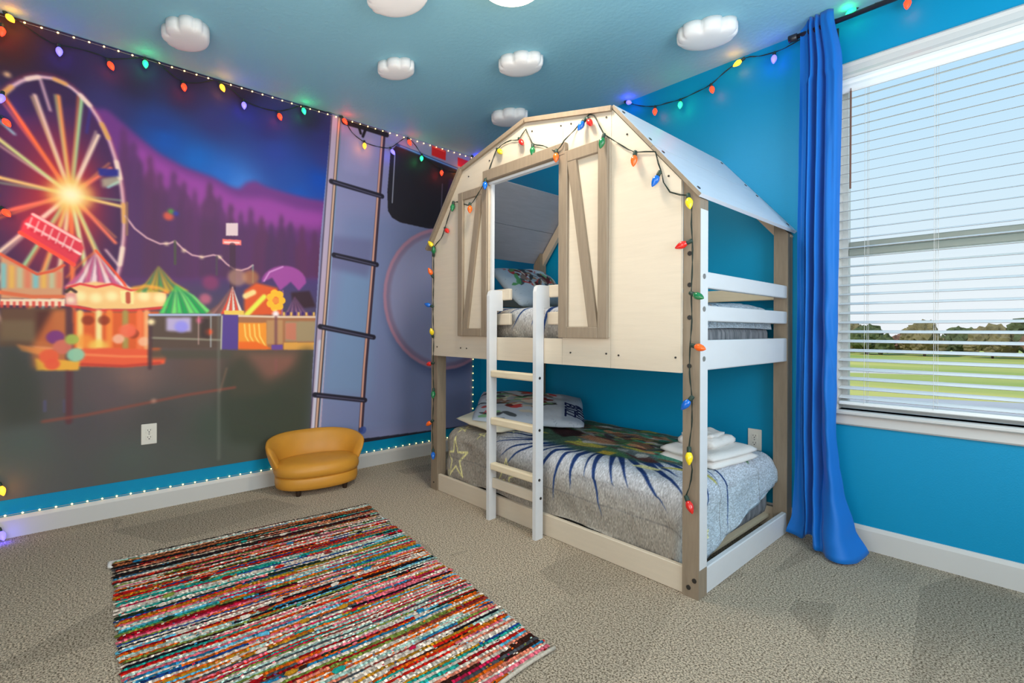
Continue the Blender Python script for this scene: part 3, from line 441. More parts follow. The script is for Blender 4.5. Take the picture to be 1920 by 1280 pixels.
('p',[(1091,1388),(1079,1291),(1067,1202),(1089,1202),(1090,1294)],(225,80,60),1,3),
('p',[(1091,1388),(1090,1294),(1089,1202),(1111,1203),(1101,1293)],(240,215,195),1,3),
('p',[(1091,1388),(1101,1293),(1111,1203),(1134,1203),(1113,1290)],(225,80,60),1,3),
('p',[(1091,1388),(1113,1290),(1134,1203),(1157,1204),(1124,1288)],(240,215,195),1,3),
('p',[(1041,1222),(1163,1226),(1164,1189),(1042,1187)],(245,200,90),1,3),
('p',[(1253,1453),(1249,1472),(1238,1489),(1221,1500),(1202,1504),(1182,1500),(1165,1489),(1154,1472),(1150,1453),(1154,1433),(1165,1416),(1182,1405),(1202,1401),(1221,1405),(1238,1416),(1249,1433)],(190,120,70),0.7,10),
('p',[(1177,1447),(1173,1468),(1160,1487),(1141,1500),(1120,1504),(1098,1500),(1079,1487),(1066,1468),(1062,1447),(1066,1425),(1079,1406),(1098,1393),(1120,1389),(1141,1393),(1160,1406),(1173,1425)],(200,150,120),0.6,10),
('p',[(1012,1400),(1008,1418),(998,1434),(982,1444),(964,1448),(945,1444),(929,1434),(919,1418),(915,1400),(919,1381),(929,1365),(945,1355),(964,1351),(982,1355),(998,1365),(1008,1381)],(160,60,100),0.6,12),
('p',[(968,1295),(965,1308),(958,1319),(947,1326),(934,1329),(920,1326),(909,1319),(902,1308),(899,1295),(902,1281),(909,1270),(920,1263),(934,1260),(947,1263),(958,1270),(965,1281)],(220,110,130),0.7,8),
('p',[(1163,1360),(1236,1419),(1376,1391),(1412,1203),(1164,1189)],(225,90,45),1,7),
('l',[(1177,1197),(1288,1326)],33,(235,230,80),1,4),
('l',[(1170,1324),(1219,1352)],37,(250,225,150),0.9,6),
('p',[(1576,1442),(1569,1477),(1550,1508),(1520,1532),(1482,1548),(1440,1554),(1397,1550),(1356,1536),(1320,1515),(1293,1487),(1276,1455),(1270,1421),(1340,1463),(1394,1373),(1466,1442),(1523,1380)],(160,75,150),1,4),
('l',[(1287,1434),(1322,1499),(1411,1545)],11,(225,160,210),0.7,3),
('l',[(1412,1374),(1405,1165)],9,(190,110,150),0.8,2),
('p',[(1431,1305),(1429,1315),(1423,1323),(1415,1329),(1405,1331),(1394,1329),(1386,1323),(1380,1315),(1378,1305),(1380,1294),(1386,1286),(1394,1280),(1405,1278),(1415,1280),(1423,1286),(1429,1294)],(250,185,50),1,3),
('p',[(1416,1263),(1414,1273),(1408,1281),(1400,1287),(1390,1289),(1379,1287),(1371,1281),(1365,1273),(1363,1263),(1365,1252),(1371,1244),(1379,1238),(1390,1236),(1400,1238),(1408,1244),(1414,1252)],(250,185,50),1,3),
('p',[(1383,1252),(1381,1262),(1375,1270),(1367,1276),(1357,1278),(1346,1276),(1338,1270),(1332,1262),(1330,1252),(1332,1241),(1338,1233),(1346,1227),(1357,1225),(1367,1227),(1375,1233),(1381,1241)],(250,185,50),1,3),
('p',[(1356,1279),(1354,1289),(1348,1297),(1340,1303),(1330,1305),(1319,1303),(1311,1297),(1305,1289),(1303,1279),(1305,1268),(1311,1260),(1319,1254),(1330,1252),(1340,1254),(1348,1260),(1354,1268)],(250,185,50),1,3),
('p',[(1356,1324),(1354,1334),(1348,1342),(1340,1348),(1330,1350),(1319,1348),(1311,1342),(1305,1334),(1303,1324),(1305,1313),(1311,1305),(1319,1299),(1330,1297),(1340,1299),(1348,1305),(1354,1313)],(250,185,50),1,3),
('p',[(1382,1354),(1380,1364),(1374,1372),(1366,1378),(1356,1380),(1345,1378),(1337,1372),(1331,1364),(1329,1354),(1331,1343),(1337,1335),(1345,1329),(1356,1327),(1366,1329),(1374,1335),(1380,1343)],(250,185,50),1,3),
('p',[(1416,1346),(1414,1356),(1408,1364),(1400,1370),(1390,1372),(1379,1370),(1371,1364),(1365,1356),(1363,1346),(1365,1335),(1371,1327),(1379,1321),(1390,1319),(1400,1321),(1408,1327),(1414,1335)],(250,185,50),1,3),
('p',[(1387,1303),(1385,1311),(1380,1318),(1373,1323),(1365,1325),(1356,1323),(1349,1318),(1344,1311),(1342,1303),(1344,1294),(1349,1287),(1356,1282),(1365,1280),(1373,1282),(1380,1287),(1385,1294)],(245,140,60),1,3),
('p',[(1467,1365),(1600,1384),(1647,1268),(1486,1243)],(60,38,45),0.9,6),
('p',[(1493,1336),(1449,1242),(1405,1172),(1429,1173),(1461,1246)],(150,100,130),1,4),
('p',[(1493,1336),(1461,1246),(1429,1173),(1453,1173),(1473,1249)],(90,60,100),1,4),
('p',[(1493,1336),(1473,1249),(1453,1173),(1478,1173),(1485,1253)],(150,100,130),1,4),
('p',[(1493,1336),(1485,1253),(1478,1173),(1502,1174),(1498,1254)],(90,60,100),1,4),
('p',[(1493,1336),(1498,1254),(1502,1174),(1527,1174),(1510,1251)],(150,100,130),1,4),
('p',[(1493,1336),(1510,1251),(1527,1174),(1552,1175),(1523,1249)],(90,60,100),1,4),
('p',[(1493,1336),(1523,1249),(1552,1175),(1578,1175),(1535,1246)],(150,100,130),1,4),
('p',[(1493,1336),(1535,1246),(1578,1175),(1603,1176),(1548,1243)],(90,60,100),1,4),
('p',[(1493,1336),(1548,1243),(1603,1176),(1629,1176),(1560,1240)],(150,100,130),1,4),
('p',[(1493,1336),(1560,1240),(1629,1176),(1655,1177),(1573,1238)],(90,60,100),1,4),
('p',[(1412,1222),(1427,1222),(1427,1169),(1412,1168)],(235,180,90),0.95,2),
('p',[(1438,1222),(1452,1223),(1453,1169),(1438,1169)],(70,45,110),0.95,2),
('p',[(1463,1223),(1478,1224),(1479,1170),(1464,1169)],(235,180,90),0.95,2),
('p',[(1490,1224),(1505,1224),(1505,1170),(1490,1170)],(70,45,110),0.95,2),
('p',[(1516,1225),(1531,1225),(1531,1171),(1516,1170)],(235,180,90),0.95,2),
('p',[(1542,1225),(1558,1226),(1558,1171),(1543,1171)],(70,45,110),0.95,2),
('p',[(1569,1226),(1585,1226),(1585,1171),(1569,1171)],(235,180,90),0.95,2),
('p',[(1596,1227),(1612,1227),(1612,1172),(1596,1172)],(70,45,110),0.95,2),
('p',[(1624,1228),(1639,1228),(1640,1172),(1624,1172)],(235,180,90),0.95,2),
('p',[(634,1184),(1017,1193),(1017,975),(646,983)],(95,75,65),1,5),
('p',[(726,1170),(855,1172),(855,1081),(726,1087)],(190,170,205),1,6),
('p',[(840,1114),(838,1128),(830,1140),(818,1148),(804,1150),(789,1148),(777,1140),(769,1128),(767,1114),(769,1099),(777,1087),(789,1079),(804,1077),(818,1079),(830,1087),(838,1099)],(150,140,235),0.8,7),
('l',[(640,1184),(1017,1193)],14,(180,185,215),1,2),
('l',[(645,1045),(1017,1028)],14,(150,140,120),0.8,2),
('l',[(965,1185),(965,983)],7,(190,190,190),0.8,2),
('l',[(896,1183),(896,1002)],7,(200,160,150),0.7,2),
('p',[(973,1081),(972,1088),(967,1095),(960,1100),(953,1101),(945,1100),(938,1095),(933,1088),(932,1081),(933,1073),(938,1066),(945,1061),(953,1060),(960,1061),(967,1066),(972,1073)],(250,90,50),1,6),
('p',[(925,1156),(924,1163),(919,1170),(912,1175),(905,1176),(897,1175),(890,1170),(885,1163),(884,1156),(885,1148),(890,1141),(897,1136),(905,1135),(912,1136),(919,1141),(924,1148)],(235,110,140),0.8,6),
('p',[(908,1170),(956,1164),(956,1036),(908,1046)],(60,45,45),0.7,4),
('p',[(1124,1189),(1655,1201),(1656,950),(1125,962)],(170,110,75),1,5),
('p',[(1125,1142),(1306,1144),(1307,958),(1125,962)],(250,150,50),1,5),
('l',[(1164,1132),(1171,1052),(1204,986)],9,(255,215,110),0.9,2),
('l',[(1194,1132),(1200,1052),(1234,985)],9,(255,215,110),0.9,2),
('l',[(1224,1132),(1231,1052),(1265,985)],9,(255,215,110),0.9,2),
('l',[(1254,1133),(1261,1051),(1296,984)],9,(255,215,110),0.9,2),
('p',[(1125,1016),(1238,1015),(1349,957),(1125,959)],(245,110,40),1,4),
('p',[(1306,1163),(1412,1165),(1413,994),(1306,995)],(190,140,95),1,4),
('p',[(1431,1157),(1648,1161),(1648,1010),(1431,1012)],(165,140,105),1,5),
('p',[(1431,1146),(1505,1147),(1505,1019),(1431,1028)],(205,120,95),0.9,5),
('p',[(1420,1005),(1648,1002),(1648,946),(1420,952)],(225,160,75),1,3),
('l',[(1124,1189),(1376,1187),(1647,1192)],15,(235,205,175),0.9,2),
('p',[(1387,1209),(1385,1217),(1380,1224),(1373,1229),(1365,1231),(1356,1229),(1349,1224),(1344,1217),(1342,1209),(1344,1200),(1349,1193),(1356,1188),(1365,1186),(1373,1188),(1380,1193),(1385,1200)],(255,235,235),1,6),
('l',[(1366,1186),(1367,787)],19,(125,75,80),0.8,4),
('p',[(1338,991),(1413,990),(1413,952),(1338,954)],(110,75,150),1,3),
('p',[(1029,1194),(1124,1196),(1125,955),(1024,965)],(92,68,140),1,3),
('l',[(1029,1186),(1024,965)],9,(205,200,170),0.9,2),
('p',[(640,974),(1648,938),(1649,882),(641,919)],(85,78,66),0.9,8),
('p',[(1106,945),(1601,931),(1525,778),(1308,641),(1075,643)],(150,95,80),0.6,20),
('l',[(277,1205),(278,878),(277,581)],30,(95,55,60),0.95,4),
('p',[(259,1299),(304,1302),(310,1230),(264,1229)],(230,150,140),1,4),
('l',[(263,1303),(281,1322),(303,1305)],15,(80,55,50),1,2),
('p',[(300,1259),(299,1265),(295,1271),(289,1275),(283,1276),(276,1275),(270,1271),(266,1265),(265,1259),(266,1252),(270,1246),(276,1242),(283,1241),(289,1242),(295,1246),(299,1252)],(255,220,190),1,6),
('l',[(645,1152),(643,860)],19,(80,55,60),0.9,4),
('p',[(667,1142),(665,1149),(661,1155),(655,1159),(648,1161),(640,1159),(634,1155),(630,1149),(628,1142),(630,1134),(634,1128),(640,1124),(648,1122),(655,1124),(661,1128),(665,1134)],(255,225,170),1,6),
('p',[(140,937),(323,918),(318,864),(145,873)],(240,170,60),1,4),
('p',[(67,1015),(191,984),(191,946),(87,978)],(235,140,70),0.9,5),
('p',[(259,1051),(256,1065),(247,1077),(235,1086),(221,1089),(206,1086),(194,1077),(185,1065),(182,1051),(185,1036),(194,1024),(206,1015),(221,1012),(235,1015),(247,1024),(256,1036)],(125,55,120),0.95,4),
('p',[(292,998),(289,1013),(280,1027),(266,1036),(251,1039),(235,1036),(221,1027),(212,1013),(209,998),(212,982),(221,968),(235,959),(251,956),(266,959),(280,968),(289,982)],(215,110,90),0.95,4),
('p',[(235,946),(232,961),(223,974),(210,983),(195,986),(179,983),(166,974),(157,961),(154,946),(157,930),(166,917),(179,908),(195,905),(210,908),(223,917),(232,930)],(240,95,60),0.95,4),
('p',[(240,905),(237,917),(230,927),(220,934),(208,937),(195,934),(185,927),(178,917),(175,905),(178,892),(185,882),(195,875),(208,872),(220,875),(230,882),(237,892)],(240,90,60),0.95,4),
('p',[(343,952),(340,966),(332,979),(319,987),(305,990),(290,987),(277,979),(269,966),(266,952),(269,937),(277,924),(290,916),(305,913),(319,916),(332,924),(340,937)],(150,200,165),0.95,4),
('p',[(318,1039),(316,1050),(310,1060),(300,1066),(289,1068),(277,1066),(267,1060),(261,1050),(259,1039),(261,1027),(267,1017),(277,1011),(289,1009),(300,1011),(310,1017),(316,1027)],(170,180,80),0.95,4),
('p',[(8,1030),(57,1016),(97,986),(128,914),(160,797),(171,594),(9,586)],(66,66,58),0.8,26),
('p',[(1006,597),(1043,805),(1106,916),(1155,944),(1238,831),(1307,734),(1414,784),(1487,838),(1525,933),(1582,971),(1648,930),(1651,334),(1527,234),(1076,341)],(62,66,54),0.8,28),
('l',[(171,594),(346,609),(514,634),(668,657),(834,682),(1107,709)],16,(140,75,62),0.8,5),
('p',[(676,661),(675,665),(672,670),(667,673),(663,674),(658,673),(653,670),(650,665),(649,661),(650,656),(653,651),(658,648),(663,647),(667,648),(672,651),(675,656)],(190,140,120),0.8,6),
('l',[(179,703),(179,651)],15,(90,85,120),0.6,2),
('l',[(256,702),(257,637)],12,(85,80,110),0.5,2),
('l',[(1058,840),(1018,684)],11,(150,110,90),0.5,5),
('l',[(1010,1193),(1014,245)],18,(130,130,118),0.35,4),
('p',[(1763,2737),(2200,2754),(3148,2755),(3161,148),(1612,260),(1622,773),(1677,1768)],(134,132,168),1,2),
('p',[(1841,1995),(3119,2102),(3129,182),(1623,274)],(112,124,160),0.7,60),
('p',[(1843,1583),(2110,1564),(2068,576),(1682,609)],(115,150,180),0.5,40),
('p',[(1677,1808),(2109,1823),(2064,1518),(1718,1572)],(100,95,130),0.6,20),
('p',[(1882,2602),(2129,2639),(2061,2330),(1840,2332)],(150,145,185),0.5,18),
('p',[(1759,2728),(1830,2736),(1683,265),(1604,261),(1648,1010)],(178,158,178),1,2),
('l',[(1763,2729),(1701,1812),(1648,1010),(1604,277)],8,(70,60,80),1,1.5),
('l',[(1680,1009),(1627,281)],28,(205,205,220),0.8,4),
('l',[(1826,2723),(1727,1331),(1655,341)],32,(55,42,52),1,2),
('l',[(1821,2722),(1723,1331),(1651,349)],16,(205,165,140),1,1.5),
('l',[(1838,2727),(1744,1332),(1671,347)],6,(150,190,225),0.9,1.2),
('l',[(2195,2717),(2110,1607),(2040,792),(2006,302)],38,(60,45,58),1,2),
('l',[(2186,2715),(2101,1607),(2031,792),(2001,328)],17,(205,150,130),1,1.5),
('l',[(1761,2225),(2183,2190)],39,(38,34,46),1,2),
('l',[(1777,2225),(2174,2184)],9,(95,90,115),0.8,1.2),
('l',[(1784,1668),(2138,1627)],39,(38,34,46),1,2),
('l',[(1800,1665),(2129,1622)],9,(95,90,115),0.8,1.2),
('l',[(1680,1121),(2113,1038)],39,(38,34,46),1,2),
('l',[(1696,1117),(2103,1034)],9,(95,90,115),0.8,1.2),
('l',[(1642,613),(2041,536)],38,(38,34,46),1,2),
('l',[(1658,607),(2032,533)],9,(95,90,115),0.8,1.2),
('l',[(1860,2708),(2014,2710),(2220,2706)],47,(35,30,36),1,2),
('l',[(1978,2708),(1996,2654)],21,(30,26,30),1,2),
('l',[(2041,2709),(2014,2634)],21,(30,26,30),1,2),
('p',[(2053,300),(2051,311),(2045,321),(2035,327),(2024,329),(2012,327),(2002,321),(1996,311),(1994,300),(1996,288),(2002,278),(2012,272),(2024,270),(2035,272),(2045,278),(2051,288)],(60,80,150),0.8,3),
('p',[(2308,2637),(2612,2616),(3010,2577),(3136,2554),(3139,2044),(2963,2000),(2615,1990),(2351,2002),(2276,2030),(2237,2081),(2231,2234),(2259,2571)],(42,38,44),1,2),
('p',[(2853,2475),(3136,2484),(3138,2104),(2784,2052)],(52,40,72),1,6),
('l',[(2323,2645),(3010,2577)],25,(45,70,125),1,2),
('l',[(2349,2643),(2991,2578)],10,(110,160,225),0.9,1.5),
('l',[(2299,2559),(2276,2154)],9,(190,190,205),0.8,1.5),
('l',[(2777,2411),(2761,2049)],10,(95,90,110),0.8,1.5),
('p',[(2662,2732),(2816,2718),(2811,2630),(2662,2642)],(200,40,42),1,1.5),
('p',[(2948,2692),(3123,2683),(3117,2606),(2948,2613)],(200,40,42),1,1.5),
('l',[(2673,2720),(2799,2709)],10,(230,80,80),1,2),
('p',[(3525,1338),(3517,1439),(3493,1539),(3454,1633),(3401,1720),(3335,1798),(3257,1864),(3170,1917),(3076,1956),(2976,1980),(2875,1988),(2773,1980),(2673,1956),(2579,1917),(2492,1864),(2414,1798),(2348,1720),(2295,1633),(2256,1539),(2232,1439),(2224,1338),(2232,1236),(2256,1136),(2295,1042),(2348,955),(2414,877),(2492,811),(2579,758),(2673,719),(2773,695),(2875,687),(2976,695),(3076,719),(3170,758),(3257,811),(3335,877),(3401,955),(3454,1042),(3493,1136),(3517,1236)],(70,80,115),0.8,40),
('p',[(3473,1378),(3465,1477),(3441,1575),(3403,1667),(3351,1753),(3286,1829),(3210,1894),(3124,1946),(3032,1984),(2934,2008),(2835,2016),(2735,2008),(2637,1984),(2545,1946),(2459,1894),(2383,1829),(2318,1753),(2266,1667),(2228,1575),(2204,1477),(2197,1378),(2204,1278),(2228,1180),(2266,1088),(2318,1002),(2383,926),(2459,861),(2545,809),(2637,771),(2735,747),(2835,740),(2934,747),(3032,771),(3124,809),(3210,861),(3286,926),(3351,1002),(3403,1088),(3441,1180),(3465,1278)],(170,125,145),1,4),
('p',[(3444,1378),(3436,1473),(3414,1566),(3377,1654),(3327,1736),(3265,1808),(3193,1870),(3111,1920),(3023,1957),(2930,1979),(2835,1987),(2739,1979),(2646,1957),(2558,1920),(2476,1870),(2404,1808),(2342,1736),(2292,1654),(2255,1566),(2233,1473),(2225,1378),(2233,1282),(2255,1189),(2292,1101),(2342,1019),(2404,947),(2476,885),(2558,835),(2646,798),(2739,776),(2835,768),(2930,776),(3023,798),(3111,835),(3193,885),(3265,947),(3327,1019),(3377,1101),(3414,1189),(3436,1282)],(132,116,142),1,5),
('p',[(3409,1378),(3402,1467),(3381,1555),(3346,1638),(3299,1715),(3241,1784),(3172,1842),(3095,1889),(3012,1924),(2924,1945),(2835,1952),(2745,1945),(2657,1924),(2574,1889),(2497,1842),(2428,1784),(2370,1715),(2323,1638),(2288,1555),(2267,1467),(2260,1378),(2267,1288),(2288,1200),(2323,1117),(2370,1040),(2428,971),(2497,913),(2574,866),(2657,831),(2745,810),(2835,803),(2924,810),(3012,831),(3095,866),(3172,913),(3241,971),(3299,1040),(3346,1117),(3381,1200),(3402,1288)],(142,142,174),1,8),
('p',[(3094,1458),(3090,1507),(3078,1556),(3059,1602),(3033,1645),(3000,1683),(2962,1716),(2919,1742),(2873,1761),(2824,1773),(2775,1777),(2725,1773),(2676,1761),(2630,1742),(2587,1716),(2549,1683),(2516,1645),(2490,1602),(2471,1556),(2459,1507),(2456,1458),(2459,1408),(2471,1359),(2490,1313),(2516,1270),(2549,1232),(2587,1199),(2630,1173),(2676,1154),(2725,1142),(2775,1139),(2824,1142),(2873,1154),(2919,1173),(2962,1199),(3000,1232),(3033,1270),(3059,1313),(3078,1359),(3090,1408)],(150,155,190),0.5,90),
('p',[(1891,234),(2679,212),(3161,203),(3161,148),(1892,209)],(35,35,45),0.9,2)]
# ---------------- materials
M={}
M['wall']=mat('blue_wall_paint',(0,140,184),.45,.25,bump=.12,bscale=160)
M['ceil']=mat('ceiling_paint',(140,192,208),.6,.2,bump=.5,bscale=42,detail=6)
M['plain']=mat('plain_wall_paint',(205,200,190),.7,.2)
M['trim']=mat('white_trim_paint',(204,201,197),.4,.35)
M['cream']=mat('cream_white_wood',(208,194,174),.45,.3,var=.05,scale=6,stretch=(1,1,12),bump=.08,bscale=30)
M['white']=mat('white_lacquered_wood',(210,210,211),.4,.35,var=.04,scale=6,stretch=(3,1,3))
M['rafter']=mat('tan_rafter_wood',(206,184,160),.5,.3,var=.08,scale=9)
M['rung']=mat('pale_pine_rung',(228,212,182),.45,.3,var=.06,scale=12,stretch=(1,6,6))
M['taupe']=mat('taupe_stained_wood',(144,128,109),.5,.3,var=.16,scale=9,stretch=(8,8,1),bump=.15,bscale=40)
M['roof']=mat('pale_grey_roof_wood',(206,212,222),.4,.35,var=.05,scale=5,stretch=(6,1,6))
M['dark']=mat('dark_screw',(40,36,34),.4,.5)
M['metal']=mat('brushed_metal',(150,148,145),.3,.5,metal=.8)
M['black']=mat('black_metal',(38,34,40),.35,.5)
M['carpet']=None
M['slat']=mat('white_blind_slat',(236,236,234),.35,.4)
M['slat_edge_shade']=mat('shaded_slat_edge',(122,106,98),.6,.2)  # shade of the white slats against the sky, painted on their room-side edge
M['hem']=mat('cream_woven_hem',(196,184,168),.9,.1,var=.3,scale=90)
M['cord']=mat('white_cord',(215,210,205),.7,.2)
M['wand']=mat('smoked_plastic_wand',(120,85,70),.3,.4)
M['socket']=mat('dark_green_socket',(40,58,50),.5,.3)
M['cable']=mat('dark_green_cable',(38,48,42),.6,.2)
M['fairy']=mat('clear_fairy_wire',(190,180,165),.4,.4)
M['cloud']=mat('white_foam_cloud',(238,234,230),.6,.2,bump=.05,bscale=60)
M['plate']=mat('ivory_outlet_plastic',(226,220,208),.35,.4)
M['sofa']=mat('mustard_leatherette',(214,148,52),.42,.4,var=.12,scale=7,bump=.2,bscale=22)
M['foot']=mat('dark_wood_foot',(46,30,20),.45,.4)
M['towel']=mat('white_terry_towel',(228,224,220),.9,.1,bump=.5,bscale=220)
M['pillow']=mat('cream_pillow_cotton',(222,214,192),.8,.1,bump=.35,bscale=18)
M['sheet']=mat('grey_mattress_fabric',(150,152,155),.8,.1,var=.5,scale=18,stretch=(3,3,.4),var2=(90,95,100),bump=.3)
# carpet: grain at tuft size plus vacuum tracks, fine relief
def carpet():
    m=bpy.data.materials.new('beige_carpet'); m.use_nodes=True; nt=m.node_tree; b=nt.nodes['Principled BSDF']; L=nt.links
    tcn=nt.nodes.new('ShaderNodeTexCoord')
    n1=nd(nt,'ShaderNodeTexNoise',Scale=150,Detail=4,Roughness=.8); n2=nd(nt,'ShaderNodeTexNoise',Scale=2.4,Detail=1.5); n3=nd(nt,'ShaderNodeTexVoronoi',Scale=130)
    wv=nd(nt,'ShaderNodeTexVoronoi',Scale=2.2,Randomness=1); mp=nt.nodes.new('ShaderNodeMapping'); mp.inputs['Rotation'].default_value=(0,0,.9); mp.inputs['Scale'].default_value=(1.5,.6,1)
    L.new(tcn.outputs['Object'],mp.inputs[0]); L.new(mp.outputs[0],wv.inputs['Vector'])
    for n in (n1,n2,n3): L.new(tcn.outputs['Object'],n.inputs['Vector'])
    r=nt.nodes.new('ShaderNodeValToRGB'); r.color_ramp.elements[0].position=.42; r.color_ramp.elements[0].color=(*lin((104,86,66)),1); r.color_ramp.elements[1].position=.555; r.color_ramp.elements[1].color=(*lin((240,221,195)),1)
    L.new(n1.outputs['Fac'],r.inputs[0])
    mr=nt.nodes.new('ShaderNodeMapRange'); mr.inputs[1].default_value=.3; mr.inputs[2].default_value=.5; mr.inputs[3].default_value=.84; mr.inputs[4].default_value=1.04; L.new(wv.outputs['Color'],mr.inputs[0])
    h=nt.nodes.new('ShaderNodeHueSaturation'); L.new(r.outputs[0],h.inputs['Color']); L.new(mr.outputs[0],h.inputs['Value']); L.new(h.outputs[0],b.inputs['Base Color'])
    b.inputs['Roughness'].default_value=.95; b.inputs['Specular IOR Level'].default_value=.05
    bp=nd(nt,'ShaderNodeBump',Strength=1,Distance=.012); L.new(n1.outputs['Fac'],bp.inputs['Height']); L.new(bp.outputs[0],b.inputs['Normal'])
    return m
M['carpet']=carpet()

# ---------------- room shell
XR,YF=5.2,-4.3
def S(name,bm,m,**k): return tag(ob(name,bm,m,**k),kind='structure')
S('floor',box(-.12,XR+.1,YF-.1,.12,-.12,0),M['carpet'])
S('ceiling',box(-.12,XR+.1,YF-.1,.12,H,H+.12),M['ceil'])
S('wall_left',box(-.12,0,YF,.12,0,H),M['wall'])
wx0,wx1,wz0,wz1=2.955,4.32,.695,2.405
bm=bmesh.new(); BX(bm,0,wx0,0,.12,0,H); BX(bm,wx1,XR,0,.12,0,H); BX(bm,wx0,wx1,0,.12,0,wz0); BX(bm,wx0,wx1,0,.12,wz1,H)
S('wall_back',bm,M['wall'])
S('wall_right',box(XR,XR+.1,YF,.12,0,H),M['plain'])
S('wall_front',box(0,XR,YF-.1,YF,0,H),M['plain'])
def base_prof(d,h): return [(0,0),(d,0),(d,h-.02),(d*.65,h-.006),(d*.4,h),(0,h)]
S('baseboard_left',prism(bmesh.new(),[(x,z) for x,z in base_prof(.014,.112)],'y',YF,0),M['trim'])
S('baseboard_back',prism(bmesh.new(),[(-x,z) for x,z in base_prof(.014,.118)],'x',.014,XR),M['trim'])

# ---------------- mural
cv=Canvas(3125,2540,.4); cv.field([(u,v-200,r,g,b) for u,v,r,g,b in MURAL_BG])
for c in MURAL:
    if c[0]=='p': cv.poly([(u,v-200) for u,v in c[1]],c[2],c[3],c[4])
    else: cv.line([(u,v-200) for u,v in c[1]],c[2],c[3],c[4],c[5])
MUR=cv.image('carnival_print')
bm=bmesh.new(); BX(bm,0,.003,-3.235,-.11,.2,H-.002)
uvl=bm.loops.layers.uv.new('UVMap')
for f in bm.faces:
    for l in f.loops: l[uvl].uv=((l.vert.co.y+3.235)/3.125,(l.vert.co.z-.2)/2.54)
mural=ob('wall_mural',bm,print_mat('printed_mural_vinyl',MUR,.5,.2,gain=1.22),loc=(0,-1.67,.2))
tag(mural,'large printed wall mural of a night carnival with ferris wheel and camper','mural')

# ---------------- window
wm=M['trim']
win=tag(thing('window_1',((wx0+wx1)/2,0,wz0),None,None),kind='structure')
def wpart(n,bm,m=wm,**k): return ob(n,bm,m,win,**k)
prof=[(-.0,0),(-.018,0),(-.024,.012),(-.016,.03),(-.014,.06),(-.020,.075),(-.012,.085),(0,.085)]
wpart('casing',prism(bmesh.new(),[(y,wz1+z) for y,z in prof],'x',wx0-.085,wx1+.085))
wpart('casing',prism(bmesh.new(),[(wx0-z,y) for y,z in prof],'z',wz0,wz1))
wpart('casing',prism(bmesh.new(),[(wx1+z,y) for y,z in prof],'z',wz0,wz1))
wpart('window_stool',box(wx0-.11,wx1+.11,-.045,.07,wz0-.022,wz0,bev=.006))
wpart('apron',prism(bmesh.new(),[(0,wz0-.022),(-.018,wz0-.022),(-.018,wz0-.07),(-.011,wz0-.078),(0,wz0-.078)],'x',wx0-.085,wx1+.085))
bm=bmesh.new(); BX(bm,wx0,wx0+.006,0,.07,wz0,wz1); BX(bm,wx1-.006,wx1,0,.07,wz0,wz1); BX(bm,wx0,wx1,0,.07,wz1-.006,wz1); wpart('jamb_liner',bm)
vin=mat('white_vinyl_sash',(205,208,206),.35,.4)
bm=bmesh.new()
for a in ((wx0,wx0+.03,.07,.118,wz0,wz1),(wx1-.03,wx1,.07,.118,wz0,wz1),(wx0+.03,wx1-.03,.07,.118,wz1-.018,wz1),(wx0+.03,wx1-.03,.07,.118,wz0,wz0+.03)): BX(bm,*a)
wpart('sash_frame',bm,vin)
bm=bmesh.new(); BX(bm,wx0+.03,wx1-.03,.075,.1,1.50,1.535,bev=.004); BX(bm,wx0+.03,wx1-.03,.09,.116,1.535,1.575,bev=.004)
wpart('meeting_rail',bm,mat('grey_vinyl_rail',(150,158,150),.4,.4))
gl=bpy.data.materials.new('window_glass'); gl.use_nodes=True; nt=gl.node_tree; nt.nodes.clear()
t_=nt.nodes.new('ShaderNodeBsdfTransparent'); g_=nt.nodes.new('ShaderNodeBsdfGlossy'); g_.inputs['Roughness'].default_value=.02; x_=nt.nodes.new('ShaderNodeMixShader'); fr=nt.nodes.new('ShaderNodeFresnel'); fr.inputs[0].default_value=1.08; o_=nt.nodes.new('ShaderNodeOutputMaterial')
t_.inputs[0].default_value=(.97,.985,.98,1)
nt.links.new(fr.outputs[0],x_.inputs[0]); nt.links.new(t_.outputs[0],x_.inputs[1]); nt.links.new(g_.outputs[0],x_.inputs[2]); nt.links.new(x_.outputs[0],o_.inputs[0])
wpart('pane',box(wx0+.03,wx1-.03,.085,.089,wz0+.03,1.50),gl); wpart('pane',box(wx0+.03,wx1-.03,.1,.104,1.575,wz1-.018),gl)

# ---------------- blind
bl=thing('window_blind',((wx0+wx1)/2,.015,wz0+.02),'white horizontal slat blind fully lowered in the window','blind')
bx0,bx1=wx0+.008,wx1-.008
ob('headrail',box(bx0,bx1,-.005,.045,wz1-.045,wz1-.002),M['slat'],bl)
ob('valance',prism(bmesh.new(),[(-.012,wz1-.002),(-.024,wz1-.004),(-.027,wz1-.02),(-.022,wz1-.032),(-.027,wz1-.046),(-.026,wz1-.068),(-.020,wz1-.074),(-.012,wz1-.074)],'x',wx0+.002,wx1-.002),M['slat'],bl)
tilt=math.radians(15.5); w=.025; z=wz0+.066; first=None
while z<wz1-.085:
    if first is None:
        bm=bmesh.new(); pts=[]
        for k in range(5):
            t=-1+k*.5; y=t*w; pts.append((y*math.cos(tilt),y*math.sin(tilt)+0.0008*(1-t*t)))
        poly=pts+[(y,zz-.0017) for y,zz in reversed(pts)]
        prism(bm,poly,'x',-(bx1-bx0)/2,(bx1-bx0)/2)
        bm.normal_update()
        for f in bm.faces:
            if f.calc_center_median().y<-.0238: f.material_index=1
        first=ob('slat',bm,[M['slat'],M['slat_edge_shade']]); first.parent=bl; first.location=Vector(((wx0+wx1)/2,.015,z))-wloc(bl)
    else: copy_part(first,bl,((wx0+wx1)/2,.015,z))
    z+=.0484
